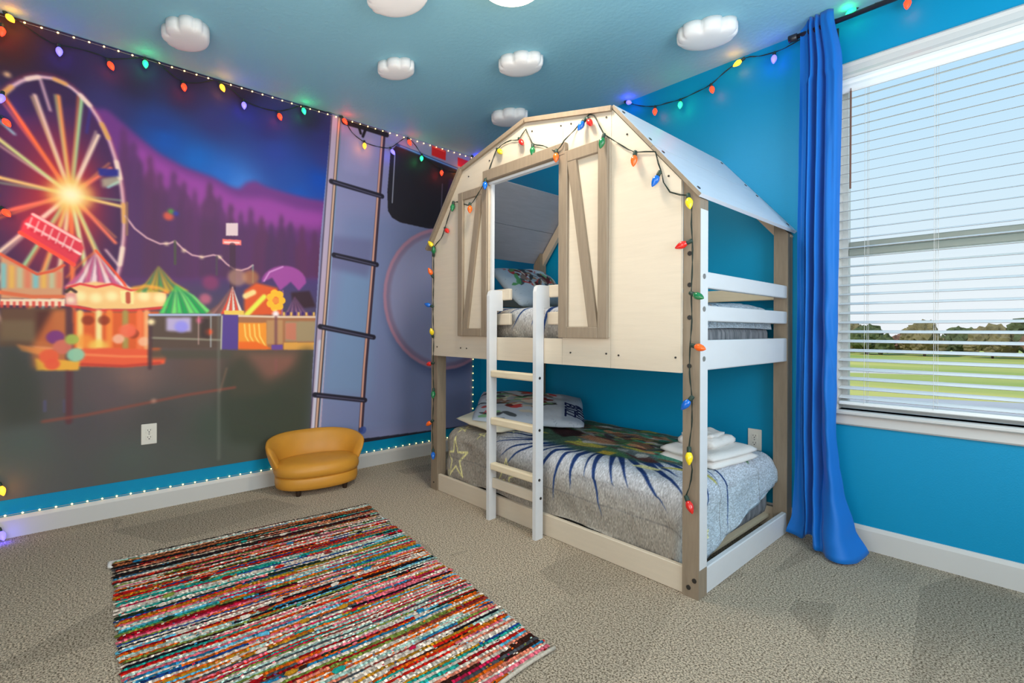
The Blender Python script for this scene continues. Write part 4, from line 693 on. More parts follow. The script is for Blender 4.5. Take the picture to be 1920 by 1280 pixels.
ob('bottom_rail',box(bx0,bx1,-.012,.04,wz0+.026,wz0+.044,bev=.004),M['slat'],bl)
for x in (3.075,3.345,3.64,4.0,4.25):
    bm=bmesh.new()
    for y in (-.012,.042): tube(bm,[(x,y,wz0+.04),(x,y,wz1-.045)],.0009,4)
    tube(bm,[(x+.012,.015,wz0+.04),(x+.012,.015,wz1-.045)],.0009,4)
    ob('ladder_cord',bm,M['cord'],bl)
bm=bmesh.new(); tube(bm,[(3.018,-.032,2.33),(3.018,-.034,2.0),(3.018,-.036,1.83)],.0045,6); tube(bm,[(3.018,-.028,2.345),(3.018,-.032,2.33)],.002,5)
ob('tilt_wand',bm,M['wand'],bl)

# ---------------- outdoors
grass=mat('dry_grass',(214,200,110),.9,.1,var=1,scale=.14,var2=(150,168,84),bump=0,stretch=(.3,1,1),detail=5)
gx=-3.0
S('ground',box(-260,260,.5,420,gx-.5,gx),grass)
S('road',prism(bmesh.new(),[(-120,8),(120,8),(120,60),(3,38),(-6,34),(-120,34)],'z',gx,gx+.03),mat('pale_concrete_road',(196,190,186),.85,.1,var=.1,scale=.5))
pth=prism(bmesh.new(),[(-60,56),(-20,50),(-4,58),(20,66),(60,62),(60,64),(20,68.5),(-4,60.5),(-20,52.5),(-60,59)],'z',gx+.001,gx+.04)
S('path',pth,mat('pale_footpath',(214,206,192),.9,.1))
leafm=[mat('distant_foliage_green',(96,104,70),.9,.1,var=.5,scale=.8),mat('distant_foliage_olive',(134,122,88),.9,.1,var=.5,scale=.8),mat('distant_foliage_brown',(140,108,90),.9,.1,var=.4,scale=.8)]
trunkm=mat('distant_trunk',(92,74,62),.9,.1)
tree0=[]
for k in range(3):
    t=thing('distant_tree',(-60,110,gx),'low leafy tree in the treeline beyond the field','tree','trees beyond the field')
    bm=bmesh.new()
    for j in range(26):
        a=random.random()*6.28; r=random.random()*3.2; s=.7+random.random()*1.2
        c=Vector((-60+r*math.cos(a),110+r*math.sin(a),gx+2.0+random.random()*3.2*(1-r/6)))
        q=bmesh.ops.create_icosphere(bm,subdivisions=3,radius=s)
        for v in q['verts']: v.co=c+v.co*(1+.35*noise.noise(v.co*2.1+c)+.3*noise.noise(v.co*6+c))
    ob('foliage',bm,leafm[k],t); ob('trunk',tube(bmesh.new(),[(-60,110,gx),(-60,110,gx+2.5)],.22,7),trunkm,t); tree0.append(t)
used=set()
for i in range(22):
    row=i%2; x=-66+i*4.0+random.uniform(-.4,.4); y=104+row*9; k=(0,1,0,2,1)[i%5]; s=random.uniform(.80,.95) if i not in (17,18) else 1.15
    src=tree0[k]
    if k not in used: t=src; used.add(k)
    else:
        t=src.copy(); COL.objects.link(t)
        for ch in src.children:
            c=ch.copy(); COL.objects.link(c); c.parent=t
    t.location=(x,y,gx); t.scale=(s*.95,s*.85,s*.95); t.rotation_euler=(0,0,random.random()*6)
pl=mat('dark_pole',(96,92,90),.7,.2)
for x,y,h in ((-8.5,42,2.4),(-20.5,60,4.2)):
    bm=bmesh.new(); tube(bm,[(x,y,gx),(x,y,gx+h)],.06,6); BX(bm,x-.12,x+.12,y-.12,y+.12,gx,gx+.1)
    tag(ob('park_post',bm,pl,loc=(x,y,gx)),'short dark post on the near grass' if y<50 else 'taller dark post on the far grass','post')
# ---------------- bed
X0,X1,Y0,Y1=.795,2.743,-1.092,-.015
FB=[(.79,1.655),(1.165,2.125),(1.745,2.262),(2.325,2.14),(2.752,1.645)]   # gambrel outline, x z
bed=thing('bunk_bed',((X0+X1)/2,(Y0+Y1)/2,0),'white and taupe house shaped bunk bed with barn roof and shutters','bed')
P=.072
def bp(n,bm,m,parent=None,**k): return ob(n,bm,m,parent or bed,**k)
def boltdot(x,y,z,ax,r=.0065,par=None,m=None):
    bm=bmesh.new(); q=bmesh.ops.create_cone(bm,cap_ends=True,segments=8,radius1=r,radius2=r,depth=.004)
    rot=Matrix.Rotation(PI/2,4,'X') if ax=='y' else Matrix.Rotation(PI/2,4,'Y')
    for v in bm.verts: v.co=rot@v.co+Vector((x,y,z))
    return bp('bolt',bm,m or M['dark'],par)
for x0 in (X0,X1-P):
    for y0 in (Y0,Y1-P):
        za,zb=(1.655,1.745) if x0<1 else (1.735,1.648); dz=0 if y0==Y0 else -.008
        p=bp('post',prism(bmesh.new(),[(x0,0),(x0+P,0),(x0+P,zb-.006+dz),(x0,za-.006+dz)],'y',y0,y0+P),M['taupe'])
        if x0>2 and y0==Y0:
            ob('post_face',box(x0+P-.001,x0+P+.001,y0+.006,y0+P-.002,.12,1.60),M['white'],p)['label']='white outer side strip'
for x,z in ((2.70,.04),(2.725,.075),(2.70,1.42),(2.70,1.29),(2.70,1.155),(2.70,.955),(.83,.05)): boltdot(x,Y0-.001,z,'y',.010 if x>2 else .006)
for z in (1.325,1.19,.985): boltdot(X1+.002,Y0+.035,z,'x',.011,m=M['metal'])
# bottom frame
bp('bottom_rail',box(X0+P,X1-P,Y0+.01,Y0+.034,0,.112,bev=.003),M['cream']); bp('bottom_rail',box(X0+P,X1-P,Y1-.034,Y1-.01,0,.112),M['cream'])
bp('bottom_rail',box(X1-.028,X1-.002,Y0+P,Y1-P,0,.112,bev=.004),M['white']); bp('bottom_rail',box(X0+.004,X0+.028,Y0+P,Y1-P,0,.112),M['cream'])
for i in range(9):
    x=.93+i*.205; bp('bed_slat',box(x,x+.07,Y0+.036,Y1-.036,.055,.072),M['rung'])
bp('side_ledger',box(X1-.06,X1-.03,Y0+P,Y1-P,.03,.055),M['rung'])
# side rails, both ends, and back rails
for xa,xb,mm in ((X1-.03,X1-.004,M['white']),(X0+.004,X0+.03,M['cream'])):
    for z0,z1 in ((.935,1.062),(1.14,1.207),(1.279,1.348)): bp('guard_rail' if z0>1 else 'side_rail',box(xa,xb,Y0+P,Y1-P+.012,z0,z1,bev=.006,seg=2),mm)
for z0,z1 in ((.925,1.06),(1.14,1.205),(1.275,1.345)): bp('guard_rail' if z0>1 else 'side_rail',box(X0+P,X1-P,Y1-.035,Y1-.012,z0,z1,bev=.004),M['rung'])
bp('upper_deck',box(X0+.03,X1-.03,Y0+.045,Y1-.035,.955,.985),M['cream'])
# front guard rails, either side of the ladder
for z0,z1 in ((1.130,1.198),(1.276,1.342)):
    bp('guard_rail',box(X0+P,1.580,Y0+.018,Y0+.040,z0,z1,bev=.006,seg=2),M['cream']); bp('guard_rail',box(1.875,X1-P,Y0+.018,Y0+.040,z0,z1,bev=.006,seg=2),M['cream'])
# front boards (each its own), cut to the gambrel outline
PY0,PY1=Y0-.020,Y0-.002
def roofz(x):
    for (xa,za),(xb,zb) in zip(FB,FB[1:]):
        if xa<=x<=xb: return za+(zb-za)*(x-xa)/(xb-xa)
    return FB[0][1]
def board(xa,xb,zb_,dz=.012,zt=None):
    xs=[xa]+[x for x,_ in FB if xa<x<xb]+[xb]
    pts=[(xa,zb_),(xb,zb_)]+([(x,roofz(x)-dz) for x in reversed(xs)] if zt is None else [(xb,zt),(xa,zt)])
    return prism(bmesh.new(),pts,'y',PY0,PY1)
g=.0015
bp('front_board',board(.832,1.445-g,.925),M['cream'])
bp('front_board',board(1.445,1.73-g,1.975),M['cream']); bp('front_board',board(1.73,2.02-g,1.975),M['cream'])
bp('front_board',board(2.02,2.32-g,.925),M['cream']); bp('front_board',board(2.32,X1-P-.0,.925),M['cream'])
bp('front_board',board(1.445,2.02-g,.925,zt=1.058),M['cream'])
bp('front_board',box(1.448,1.452+.012,PY0-.001,PY1,1.058,1.975),M['white'])
for x,z in PANEL_BOLTS: boltdot(x,PY0-.0012,z,'y',.0045)
# opening header
bp('header_trim',box(1.405,2.055,PY0-.030,PY0-.001,1.985,2.048,bev=.003),M['taupe']); bp('header_track',box(1.44,2.03,PY0-.010,PY1,1.965,1.978),M['white'])
# shutters: panel, frame members, brace
def shutter(xa,xb,z0,z1,w,flip,zt=None):
    s=bp('shutter',box(xa+.006,xb-.006,PY0-.010,PY0-.001,z0+.006,z1-.006),M['cream'])
    y0,y1=PY0-.028,PY0-.0105
    for a in ((xa,xa+w,z0,z1),(xb-w,xb,z0,z1),(xa+w,xb-w,z0,z0+w*.95),(xa+w,xb-w,z1-w,z1)): ob('shutter_frame',box(a[0],a[1],y0,y1,a[2],a[3],bev=.003),M['taupe'],s)
    zt,zb=z1-w,z0+w*.95; b=w*.95
    if not flip: pts=[(xa+w,zt),(xa+w+b,zt),(xb-w,zb),(xb-w-b,zb)]
    else: pts=[(xb-w-b,zt),(xb-w,zt),(xa+w+b*1.0,zb),(xa+w,zb)]
    ob('shutter_brace',prism(bmesh.new(),pts,'y',y0+.002,y1),M['taupe'],s)
    return s
shutter(1.157,1.443,1.062,1.965,.050,True); shutter(2.012,2.318,1.062,2.000,.058,False)
# gable edge trims front, rafters back
def bar(a,b,h,y0,y1,off=0):
    d=Vector((b[0]-a[0],0,b[1]-a[1])).normalized(); n=Vector((-d.z,0,d.x))
    A=[(a[0]+n.x*off,a[1]+n.z*off),(b[0]+n.x*off,b[1]+n.z*off),(b[0]+n.x*(off+h),b[1]+n.z*(off+h)),(a[0]+n.x*(off+h),a[1]+n.z*(off+h))]
    return prism(bmesh.new(),A,'y',y0,y1)
bp('gable_trim',bar(FB[0],FB[1],.022,PY0-.030,PY1,-.018),M['taupe']); bp('gable_trim',bar(FB[1],FB[2],.024,PY0-.016,PY1+.03,-.018),M['taupe'])
bp('gable_trim',bar(FB[2],FB[3],.024,PY0-.016,PY1+.03,-.018),M['taupe'])
FBk=[(x,z-.02) for x,z in FB]
for i in range(4): bp('rafter',bar(FBk[i],FBk[i+1],.06,Y1-.04,Y1-.01,-.062),M['rafter'])
# roof planks: two on each lower slope
def plank(a,b,s0,s1,y0,y1,th,name,mm,lab=None):
    pa=(a[0]+(b[0]-a[0])*s0,a[1]+(b[1]-a[1])*s0); pb=(a[0]+(b[0]-a[0])*s1,a[1]+(b[1]-a[1])*s1)
    return bp(name,bar(pa,pb,th,y0,y1,-.004),mm)
under=mat('grey_roof_board',(172,170,178),.5,.3,var=.10,scale=7,stretch=(1,1,10))
for s0,s1 in ((0,.485),(.49,1)):
    plank(FB[0],FB[1],s0,s1,PY1,Y1+.008,.016,'roof_plank',under); pp=plank(FB[3],FB[4],s0,s1,PY0-.004,Y1+.012,.016,'roof_plank',M['roof'])
    a,b=FB[3],FB[4]; ob('plank_edge',bar((a[0]+(b[0]-a[0])*s0,a[1]+(b[1]-a[1])*s0),(a[0]+(b[0]-a[0])*s1,a[1]+(b[1]-a[1])*s1),.015,PY0-.0065,PY0-.004,-.0035),M['taupe'],pp)
nrm=Vector((FB[4][1]-FB[3][1],0,-(FB[4][0]-FB[3][0]))).normalized()*-1
for s in (.07,.40,.55,.93):
    for yy in (PY0+.03,-.06):
        x=FB[3][0]+(FB[4][0]-FB[3][0])*s; z=FB[3][1]+(FB[4][1]-FB[3][1])*s; c=Vector((x,yy,z))+nrm*.0135
        bm=bmesh.new(); bmesh.ops.create_cone(bm,cap_ends=True,segments=8,radius1=.009,radius2=.009,depth=.003)
        q=nrm.to_track_quat('Z','Y').to_matrix()
        for v in bm.verts: v.co=q@v.co+c
        bp('screw',bm,M['dark'])
# ladder
ld=ob('ladder',box(1.49,1.512,-1.178,-1.112,0,1.30,bev=.003),M['white']); bpy.data.objects.remove(ld)
lad=bpy.data.objects.new('ladder',None); COL.objects.link(lad); lad.parent=bed; lad.location=Vector((1.7,-1.14,0))-wloc(bed); lad['label']='white bunk ladder hooked on the guard rail'
def stile(xa,top):
    pts=[(-1.132,0),(-1.068-.046,0),(-1.106,.3),(-1.106,top-.10),(-1.050,top-.10),(-1.050,top-.03),(-1.058,top),(-1.12,top+.002),(-1.142,top-.006),(-1.156,top-.025),(-1.160,top-.06),(-1.168,.4),(-1.178,0)]
    pts=[(-1.172,0),(-1.118,0),(-1.116,top-.12),(-1.070,top-.12),(-1.070,top-.0),(-1.148,top),(-1.166,top-.01),(-1.174,top-.035),(-1.172,.3)]
    return prism(bmesh.new(),pts,'x',xa,xa+.024)
s1=ob('stile',stile(1.490,1.333),M['white'],lad); s2=ob('stile',stile(1.868,1.338),M['white'],lad)
for z0,z1,dy in ((.828,.868,0),(.553,.595,0),(.292,.333,0)): 
    ob('rung',box(1.514,1.868,-1.166,-1.122,z0,z1,bev=.008,seg=2),M['rung'],lad)
ob('rung',box(1.514,1.868,-1.150,-1.128,.185,.243,bev=.004),M['cream'],lad)
for z in (.848,.574,.312): 
    bm=bmesh.new(); bmesh.ops.create_cone(bm,cap_ends=True,segments=10,radius1=.0075,radius2=.0075,depth=.003)
    for v in bm.verts: v.co=Matrix.Rotation(PI/2,4,'Y')@v.co+Vector((1.893,-1.146,z))
    ob('bolt',bm,M['dark'],lad)
bm=bmesh.new(); bmesh.ops.create_cone(bm,cap_ends=True,segments=10,radius1=.0075,radius2=.0075,depth=.003)
for v in bm.verts: v.co=Matrix.Rotation(PI/2,4,'Y')@v.co+Vector((1.893,-1.136,.214))
ob('bolt',bm,M['dark'],lad)

# ---------------- bedding
def drape(name,x0,x1,y0,y1,ztop,r,hem,im_mat,nx=120,ny=84,crown=.02,wr=.006,seed=0,label='',ext=None,group=None,thick=.0,backdrop=.10):
    """cloth laid over a box; hem(side coordinate) gives how far down each edge hangs"""
    L=x1-x0; W=y1-y0; dF=ext[0]; dR=ext[1]; dB=ext[2]; dL=ext[3]
    bm=bmesh.new(); uvl=bm.loops.layers.uv.new('UVMap'); V=[]; UVs={}
    for j in range(ny+1):
        row=[]
        for i in range(nx+1):
            p=-dL+(L+dL+dR)*i/nx; q=-dF+(W+dF+dB)*j/ny     # p along x from x0; q along y from y0 (front)
            fx=min(max(p,r),L-r); fy=min(max(q,r),W-r); d=Vector((p-fx,q-fy)); D=d.length
            dirv=d/D if D>1e-6 else Vector((0,0))
            if D<r*PI/2: a=D/r; hx=r*math.sin(a); dz=r*(1-math.cos(a))
            else: hx=r; dz=r+(D-r*PI/2)
            x=x0+fx+dirv.x*hx; y=y0+fy+dirv.y*hx
            dz=hem(p,q,dz,L,W)
            c=crown*(1-(2*(fy-W/2)/W)**2)*(1-.5*(2*(fx-L/2)/L)**4)
            z=ztop-dz+c
            n=noise.noise(Vector((p*5+seed,q*6,dz*4)))*wr*1.6+noise.noise(Vector((p*13,q*11+seed,dz*9)))*wr
            if dz<.08: z+=n
            else: x+=dirv.x*n*1.3; y+=dirv.y*n*1.3
            v=bm.verts.new((x,y,z)); UVs[v]=((p+dL)/(L+dL+dR),(q+dF)/(W+dF+dB)); row.append(v)
        V.append(row)
    for j in range(ny):
        for i in range(nx):
            f=bm.faces.new((V[j][i],V[j][i+1],V[j+1][i+1],V[j+1][i]))
            for l in f.loops: l[uvl].uv=UVs[l.vert]
    bmesh.ops.recalc_face_normals(bm,faces=bm.faces)
    o=ob(name,bm,im_mat,smooth=True,loc=((x0+x1)/2,(y0+y1)/2,ztop)); tag(o,label,'comforter',group)
    return o
def fabric_canvas(w,h,star=True,seed=1):
    cv=Canvas(w,h,.5,(150,146,142)); r=random.Random(seed)
    return cv
def star(cv,cx,cy,R_,c,lw,rot=0,k=.42):
    pts=[]
    for i in range(11):
        a=rot+PI/2+i*PI/5; q=R_ if i%2==0 else R_*k; pts.append((cx+q*math.cos(a),cy+q*math.sin(a)))
    cv.line(pts,lw,c,.95,1)
def comfort_print(w,h,front,seed,rich=True):
    # print units: mm; x from the head end, y up from the front hem
    cv=Canvas(w,h,.5,(150,143,133)); r=random.Random(seed)
    cv.poly([(700,front-40),(w,front-70),(w,h),(700,h)],(192,196,206),.95,60)
    cv.poly([(w-330,0),(w,0),(w,h),(w-330,h)],(176,190,200),.95,50)
    if True:
        cx,cy=w*.56,front+365
        for k in range(23):
            a=-PI*.97+k*(PI*.94)/22+r.uniform(-.04,.04); L=r.uniform(400,600); wd=r.uniform(14,30)
            x0=cx+150*math.cos(a)*2.2; y0=cy+150*math.sin(a); x1=cx+L*math.cos(a)*1.7; y1=cy+L*math.sin(a)
            n=Vector((-math.sin(a),math.cos(a)))
            cv.poly([(x0+n.x*wd,y0+n.y*wd),(x0-n.x*wd,y0-n.y*wd),(x1,y1)],(28,52,104),.95,1.5)
        # loose painterly camouflage patches in the middle, no figures
        pal=[(74,118,78),(58,82,66),(104,128,110),(84,52,54),(120,88,70),(146,152,154),(196,142,106),(176,168,76),(56,50,58),(66,140,120),(92,108,112),(190,190,186)]
        cv.poly([(cx-620,cy-60),(cx-380,cy-190),(cx-60,cy-215),(cx+330,cy-170),(cx+640,cy-60),(cx+560,cy+480),(cx-100,cy+560),(cx-640,cy+520)],(70,98,80),.97,22)
        for k in range(230):
            px=cx+r.gauss(0,330); py=cy+r.gauss(150,170); 
            if abs(px-cx)>610 or py>h-10 or py<cy-200: continue
            a=r.uniform(-.5,.5); l=r.uniform(40,150); t=r.uniform(10,34); c=r.choice(pal)
            pts=[]
            for i in range(10):
                q=i*2*PI/10; rr=1+r.uniform(-.3,.3); ex,ey=l*rr*math.cos(q),t*rr*math.sin(q)
                pts.append((px+ex*math.cos(a)-ey*math.sin(a),py+ex*math.sin(a)+ey*math.cos(a)))
            cv.poly(pts,c,.9,3)
        cv.poly([(cx-560,cy+40),(cx-330,cy-60),(cx-240,cy+10),(cx-330,cy+120),(cx-520,cy+140)],(50,32,36),.95,8)
        cv.poly([(cx-260,cy-20),(cx-60,cy-30),(cx+40,cy+20),(cx-40,cy+70),(cx-230,cy+70)],(176,124,94),.8,10)
        cv.poly([(cx+30,cy-180),(cx+130,cy-185),(cx+140,cy-125),(cx+40,cy-120)],(196,168,66),.9,5)
    sc=(226,220,156)
    if seed==3: star(cv,335,front-150,138,sc,14,.1,.36); star(cv,860,front-150,95,sc,10,-.2,.38); star(cv,330,front+70,50,sc,9,.4,.3); star(cv,560,front+60,50,sc,9,.3,.3); star(cv,110,front-60,50,sc,9,.3)
    for k in range(10): 
        px=r.uniform(60,w-60); py=r.uniform(60,h-60)
        if abs(px-cx)>650: star(cv,px,py,r.uniform(25,60),sc,6,r.uniform(0,6))
    cv.poly([(cx+330,cy-260),(cx+470,cy-235),(cx+480,cy-205),(cx+360,cy-215)],(222,214,150),.9,3)
    # quilting seams
    for y in (front-150,front+260,front+700): cv.line([(0,y),(w*.4,y+6),(w,y-4)],4,(110,108,108),.8,1)
    # fine scribble pattern of the ground fabric
    yy,xx=np.mgrid[0:cv.H,0:cv.W]; nz=rng.standard_normal((cv.H//3+2,cv.W//2+2)).astype(np.float32)
    n=nz[(yy//5)%nz.shape[0],(xx//2)%nz.shape[1]]
    cv.a*= (1+.085*np.clip(n,-1.6,1.6))[...,None]
    return cv.image('comforter_print')
def hem1(p,q,dz,L,W):
    m=.325+.012*math.sin(p*9)
    if q<0 or dz>.1:
        if p>L-.02: m=.36-.20*max(0,min(1,(q+.05)/W))**1.2   # foot end: hangs lower at the front corner
    if q>W-.1: m=.16
    return min(dz,m)
cw,chh=int((1.83+.33+.30)*1000),int((.99+.335+.10)*1000)
im=comfort_print(cw,chh,335,3)
cm=print_mat('printed_grey_comforter',im,.85,.1,.55,55,(2.2,2.2,.5))
lowmat=ob('lower_mattress',box(.885,2.645,-1.02,-.065,.075,.28,bev=.05,seg=3),M['sheet'],smooth=True,loc=(1.77,-.55,.075)); tag(lowmat,'grey mattress on the bottom bunk under the printed comforter','mattress')
drape('comforter',.868,2.692,-1.052,-.030,.425,.10,hem1,cm,crown=.028,ext=(.335,.33,.10,.16),label='grey comforter with navy rays and yellow stars on the bottom bunk',wr=.007)
upmat=ob('upper_mattress',box(.90,2.645,-.995,-.075,.987,1.12,bev=.03,seg=3),M['sheet'],smooth=True,loc=(1.77,-.54,.987)); tag(upmat,'grey striped mattress on the top bunk behind the guard rails','mattress')
im2=comfort_print(int((1.78+.13+.10)*1000),int((.95+.22+.10)*1000),220,8)
def hem2(p,q,dz,L,W):
    m=.185 if q<W*.5 else .12
    if p>L-.05: m=.125
    return min(dz,m)
drape('comforter',.885,2.665,-1.018,-.055,1.232,.07,hem2,print_mat('printed_grey_upper_comforter',im2,.85,.1,.6,55,(2.2,2.2,.5)),nx=100,ny=64,crown=.012,ext=(.22,.13,.10,.10),label='grey comforter with dark curved lines on the top bunk',wr=.007,seed=5)
def pillow(name,c,w,h,t,rx,ry,rz,m,label,seed=0,wr=.01,flange=.0):
    bm=bmesh.new(); uvl=bm.loops.layers.uv.new('UVMap'); n=26; UVs={}
    Rm=Matrix.Rotation(rz,4,'Z')@Matrix.Rotation(ry,4,'Y')@Matrix.Rotation(rx,4,'X')
    g={}
    for s in (1,-1):
        for i in range(n+1):
            for j in range(n+1):
                edge=i in (0,n) or j in (0,n)
                if s<0 and edge: g[(s,i,j)]=g[(1,i,j)]; continue
                u=-1+2*i/n; v=-1+2*j/n; pinch=1-.07*(u*u*v*v)-.06*(1-abs(u))*(v*v)-.06*(1-abs(v))*(u*u)
                th=(max(0,(1-abs(u)**2.6))*max(0,(1-abs(v)**2.6)))**.55
                z=s*t/2*th+noise.noise(Vector((u*3+seed,v*3,s*2)))*wr*(.3+th)+noise.noise(Vector((u*8+seed,v*6,s)))*wr*.5*th
                if s<0: z*=.7
                vv=bm.verts.new(Rm@Vector((u*w/2*pinch,v*h/2*pinch,z))+Vector(c)); UVs[vv]=((u+1)/2,(v+1)/2); g[(s,i,j)]=vv
    for s in (1,-1):
        for i in range(n):
            for j in range(n):
                q=[g[(s,i,j)],g[(s,i+1,j)],g[(s,i+1,j+1)],g[(s,i,j+1)]]
                f=bm.faces.new(q)
                for l in f.loops: l[uvl].uv=UVs[l.vert]
    o=ob(name,bm,m,smooth=True,loc=c); return tag(o,label,'pillow')
def pillow_print(seed,letters=True):
    cv=Canvas(680,460,1.0,(176,186,198)); r=random.Random(seed)
    pal=[(84,150,92),(60,62,66),(130,104,96),(200,192,176),(70,76,80),(150,110,84),(120,168,120),(186,60,60),(96,44,44),(150,160,168)]
    for k in range(90):
        px=290+r.gauss(0,140); py=250+r.gauss(0,100)
        if px>520: continue
        a=r.uniform(-.4,.4); l=r.uniform(20,75); t=r.uniform(8,24); pts=[]
        for i in range(9):
            q=i*2*PI/9; rr=1+r.uniform(-.3,.3); pts.append((px+l*rr*math.cos(q)*math.cos(a)-t*math.sin(q)*math.sin(a),py+l*rr*math.cos(q)*math.sin(a)+t*math.sin(q)*math.cos(a)))
        cv.poly(pts,r.choice(pal),.92,1.5)
    for k in range(60):
        x=r.uniform(0,680); y=r.uniform(0,460); a=r.uniform(0,6); pts=[(x+18*math.cos(a+q)*(.4+q*.12),y+18*math.sin(a+q)*(.4+q*.12)) for q in (0,.7,1.4,2.1)]
        if x<120 or x>500 or y<70 or y>400: cv.line(pts,2.2,(120,132,148),.8,.6)
    cv.line([(70,60),(82,86),(90,62),(100,84),(112,60)],5,(190,40,44),.95,.6)
    yy,xx=np.mgrid[0:cv.H,0:cv.W]; cv.a*=(1+.05*np.sin(xx*.9+np.sin(yy*.13)*5))[...,None]
    return cv
LET={'B':[[(0,0),(0,4),(1.6,4),(2,3.4),(1.6,2.2),(0,2.1)],[(1.6,2.2),(2.1,1.2),(1.7,0),(0,0)]],'U':[[(0,4),(0,.8),(.5,0),(1.6,0),(2.1,.8),(2.1,4)]],'Z':[[(0,4),(2.1,4),(0,0),(2.1,0)]],
 'W':[[(0,4),(.6,0),(1.2,2.6),(1.8,0),(2.4,4)]],'O':[[(0,.8),(0,3.2),(.6,4),(1.5,4),(2.1,3.2),(2.1,.8),(1.5,0),(.6,0),(0,.8)]],'D':[[(0,0),(0,4),(1.3,4),(2.1,3.1),(2.1,.9),(1.3,0),(0,0)]],'Y':[[(0,4),(1.05,2),(2.1,4)],[(1.05,2),(1.05,0)]]}
def write(cv,txt,x,y,s,c,lw,ang):
    ca,sa=math.cos(ang),math.sin(ang); o=0
    for ch in txt:
        for st in LET[ch]:
            cv.line([(x+(o+a)*s*ca-b*s*sa,y+(o+a)*s*sa+b*s*ca) for a,b in st],lw,c,1,.4)
        o+=2.9
cvp=pillow_print(2)
cvp.poly([(540,30),(660,30),(660,430),(540,430)],(120,136,160),.5,8)
write(cvp,'BUZZ',560,245,15,(24,34,74),13,-PI/2); write(cvp,'WOODY',632,262,14,(24,34,74),13,-PI/2)
pm1=print_mat('printed_pillow_fabric',cvp.image('pillow_print'),.85,.1,.3,30)
pillow('pillow',(1.13,-.62,.492),.44,.78,.13,.05,.10,.08,M['pillow'],'cream pillow lying beneath the printed pillow on the bottom bunk',1,.012)
pillow('pillow',(1.25,-.58,.555),.78,.56,.12,.24,.05,.42+PI/2-.35-.9,pm1,'grey printed pillow with patterned cover at the head of the bottom bunk',4,.012)
cvq=pillow_print(5)
pillow('pillow',(1.20,-.50,1.40),.42,.64,.14,.05,.75,.1,print_mat('printed_upper_pillow_fabric',cvq.image('upper_pillow_print'),.85,.1,.3,30),'grey green printed pillow propped at the head of the top bunk',9,.012)
cvn=Canvas(300,200,1.0,(38,66,110)); r_=random.Random(4)
for k in range(26): cvn.line([(r_.uniform(0,300),r_.uniform(0,200)) for _ in range(3)],7,r_.choice([(150,50,48),(90,130,170),(24,34,60),(120,150,180)]),.85,1)
pillow('pillow',(1.72,-.42,1.335),.34,.46,.12,.0,.5,.2,print_mat('navy_patterned_fabric',cvn.image('navy_print'),.85,.1,.3,30),'navy patterned cushion on the top bunk behind the right shutter',12,.01)

# ---------------- towels
def fold(name,c,w,d,h,layers,rz,m,label,wave=0,seed=0):
    bm=bmesh.new(); lh=h/layers; Rm=Matrix.Rotation(rz,4,'Z')
    for L in range(layers):
        n=14; base=L*lh; V={}
        sx=w/2-.004*(L%2); sy=d/2-.003*L
        ring=[]
        q=bmesh.ops.create_grid(bm,x_segments=n,y_segments=n,size=1)
        top={}
        for v in q['verts']: top[v]=(v.co.x,v.co.y)
        ext=bmesh.ops.extrude_face_region(bm,geom=list(set(f for v in q['verts'] for f in v.link_faces)))
        low=[v for v in ext['geom'] if isinstance(v,bmesh.types.BMVert)]
        lowset=set(low)
        for v in list(top.keys())+low:
            u,w_=v.co.x,v.co.y; s=-1 if v in lowset else 1
            e=max(abs(u),abs(w_)); rr=max(0,(e-.78)/.22)
            z=base+lh/2+s*lh*.56*math.sqrt(max(0,1-rr*rr*.93))
            z+=noise.noise(Vector((u*2+seed,w_*2,L*.7)))*.006+wave*math.sin(u*5+1)*.5*(w_*.5+.7)
            bx=u*(1-.05*(w_*w_))*sx; by=w_*(1-.04*u*u)*sy
            v.co=Rm@Vector((bx,by,z))+Vector(c)
    o=ob(name,bm,m,smooth=True,loc=c); return tag(o,label,'towel')
fold('bath_towel',(2.50,-.50,.430),.33,.42,.072,2,-.12,M['towel'],'large folded white towel at the foot of the bottom bunk',0,1)
fold('hand_towel',(2.475,-.47,.500),.21,.24,.048,1,-.05,M['towel'],'medium folded white towel in the middle of the towel stack',0,5)
fold('washcloth',(2.46,-.48,.547),.17,.19,.022,1,.1,M['towel'],'small wavy white cloth topmost of the towel stack',.012,9)

# ---------------- curtain rod and curtain
rod=thing('curtain_rod',(3.5,-.12,2.665),'dark metal curtain rod above the window','curtain rod')
ob('rod',tube(bmesh.new(),[(2.79,-.12,2.668),(4.55,-.12,2.668)],.0125,12),M['black'],rod,smooth=True)
ob('finial',lathe_x(2.765,-.12,2.668) if False else tube(bmesh.new(),[(2.755,-.12,2.668),(2.795,-.12,2.668)],.019,12),M['black'],rod,smooth=True)
for x in (2.945,4.5):
    bm=bmesh.new(); BX(bm,x-.008,x+.008,-.125,0,2.645,2.656); BX(bm,x-.012,x+.012,-.006,0,2.62,2.69); ob('bracket',bm,M['black'],rod)
def ktab(tab,z):
    for (za,a),(zb,b) in zip(tab,tab[1:]):
        if za>=z>=zb: t=(za-z)/(za-zb); t=t*t*(3-2*t); return a+(b-a)*t
    return tab[-1][1]
XL=[(2.735,2.812),(1.4,2.802),(.35,2.795),(.12,2.79),(0,2.765)]
XRt=[(2.735,2.965),(2.45,3.005),(1.5,2.995),(.62,2.990),(.3,3.01),(.12,3.04),(0,3.09)]
AMP=[(2.735,.024),(2.3,.044),(1.0,.052),(.4,.052),(0,.055)]
bm=bmesh.new(); nc,nr=170,120; G=[]
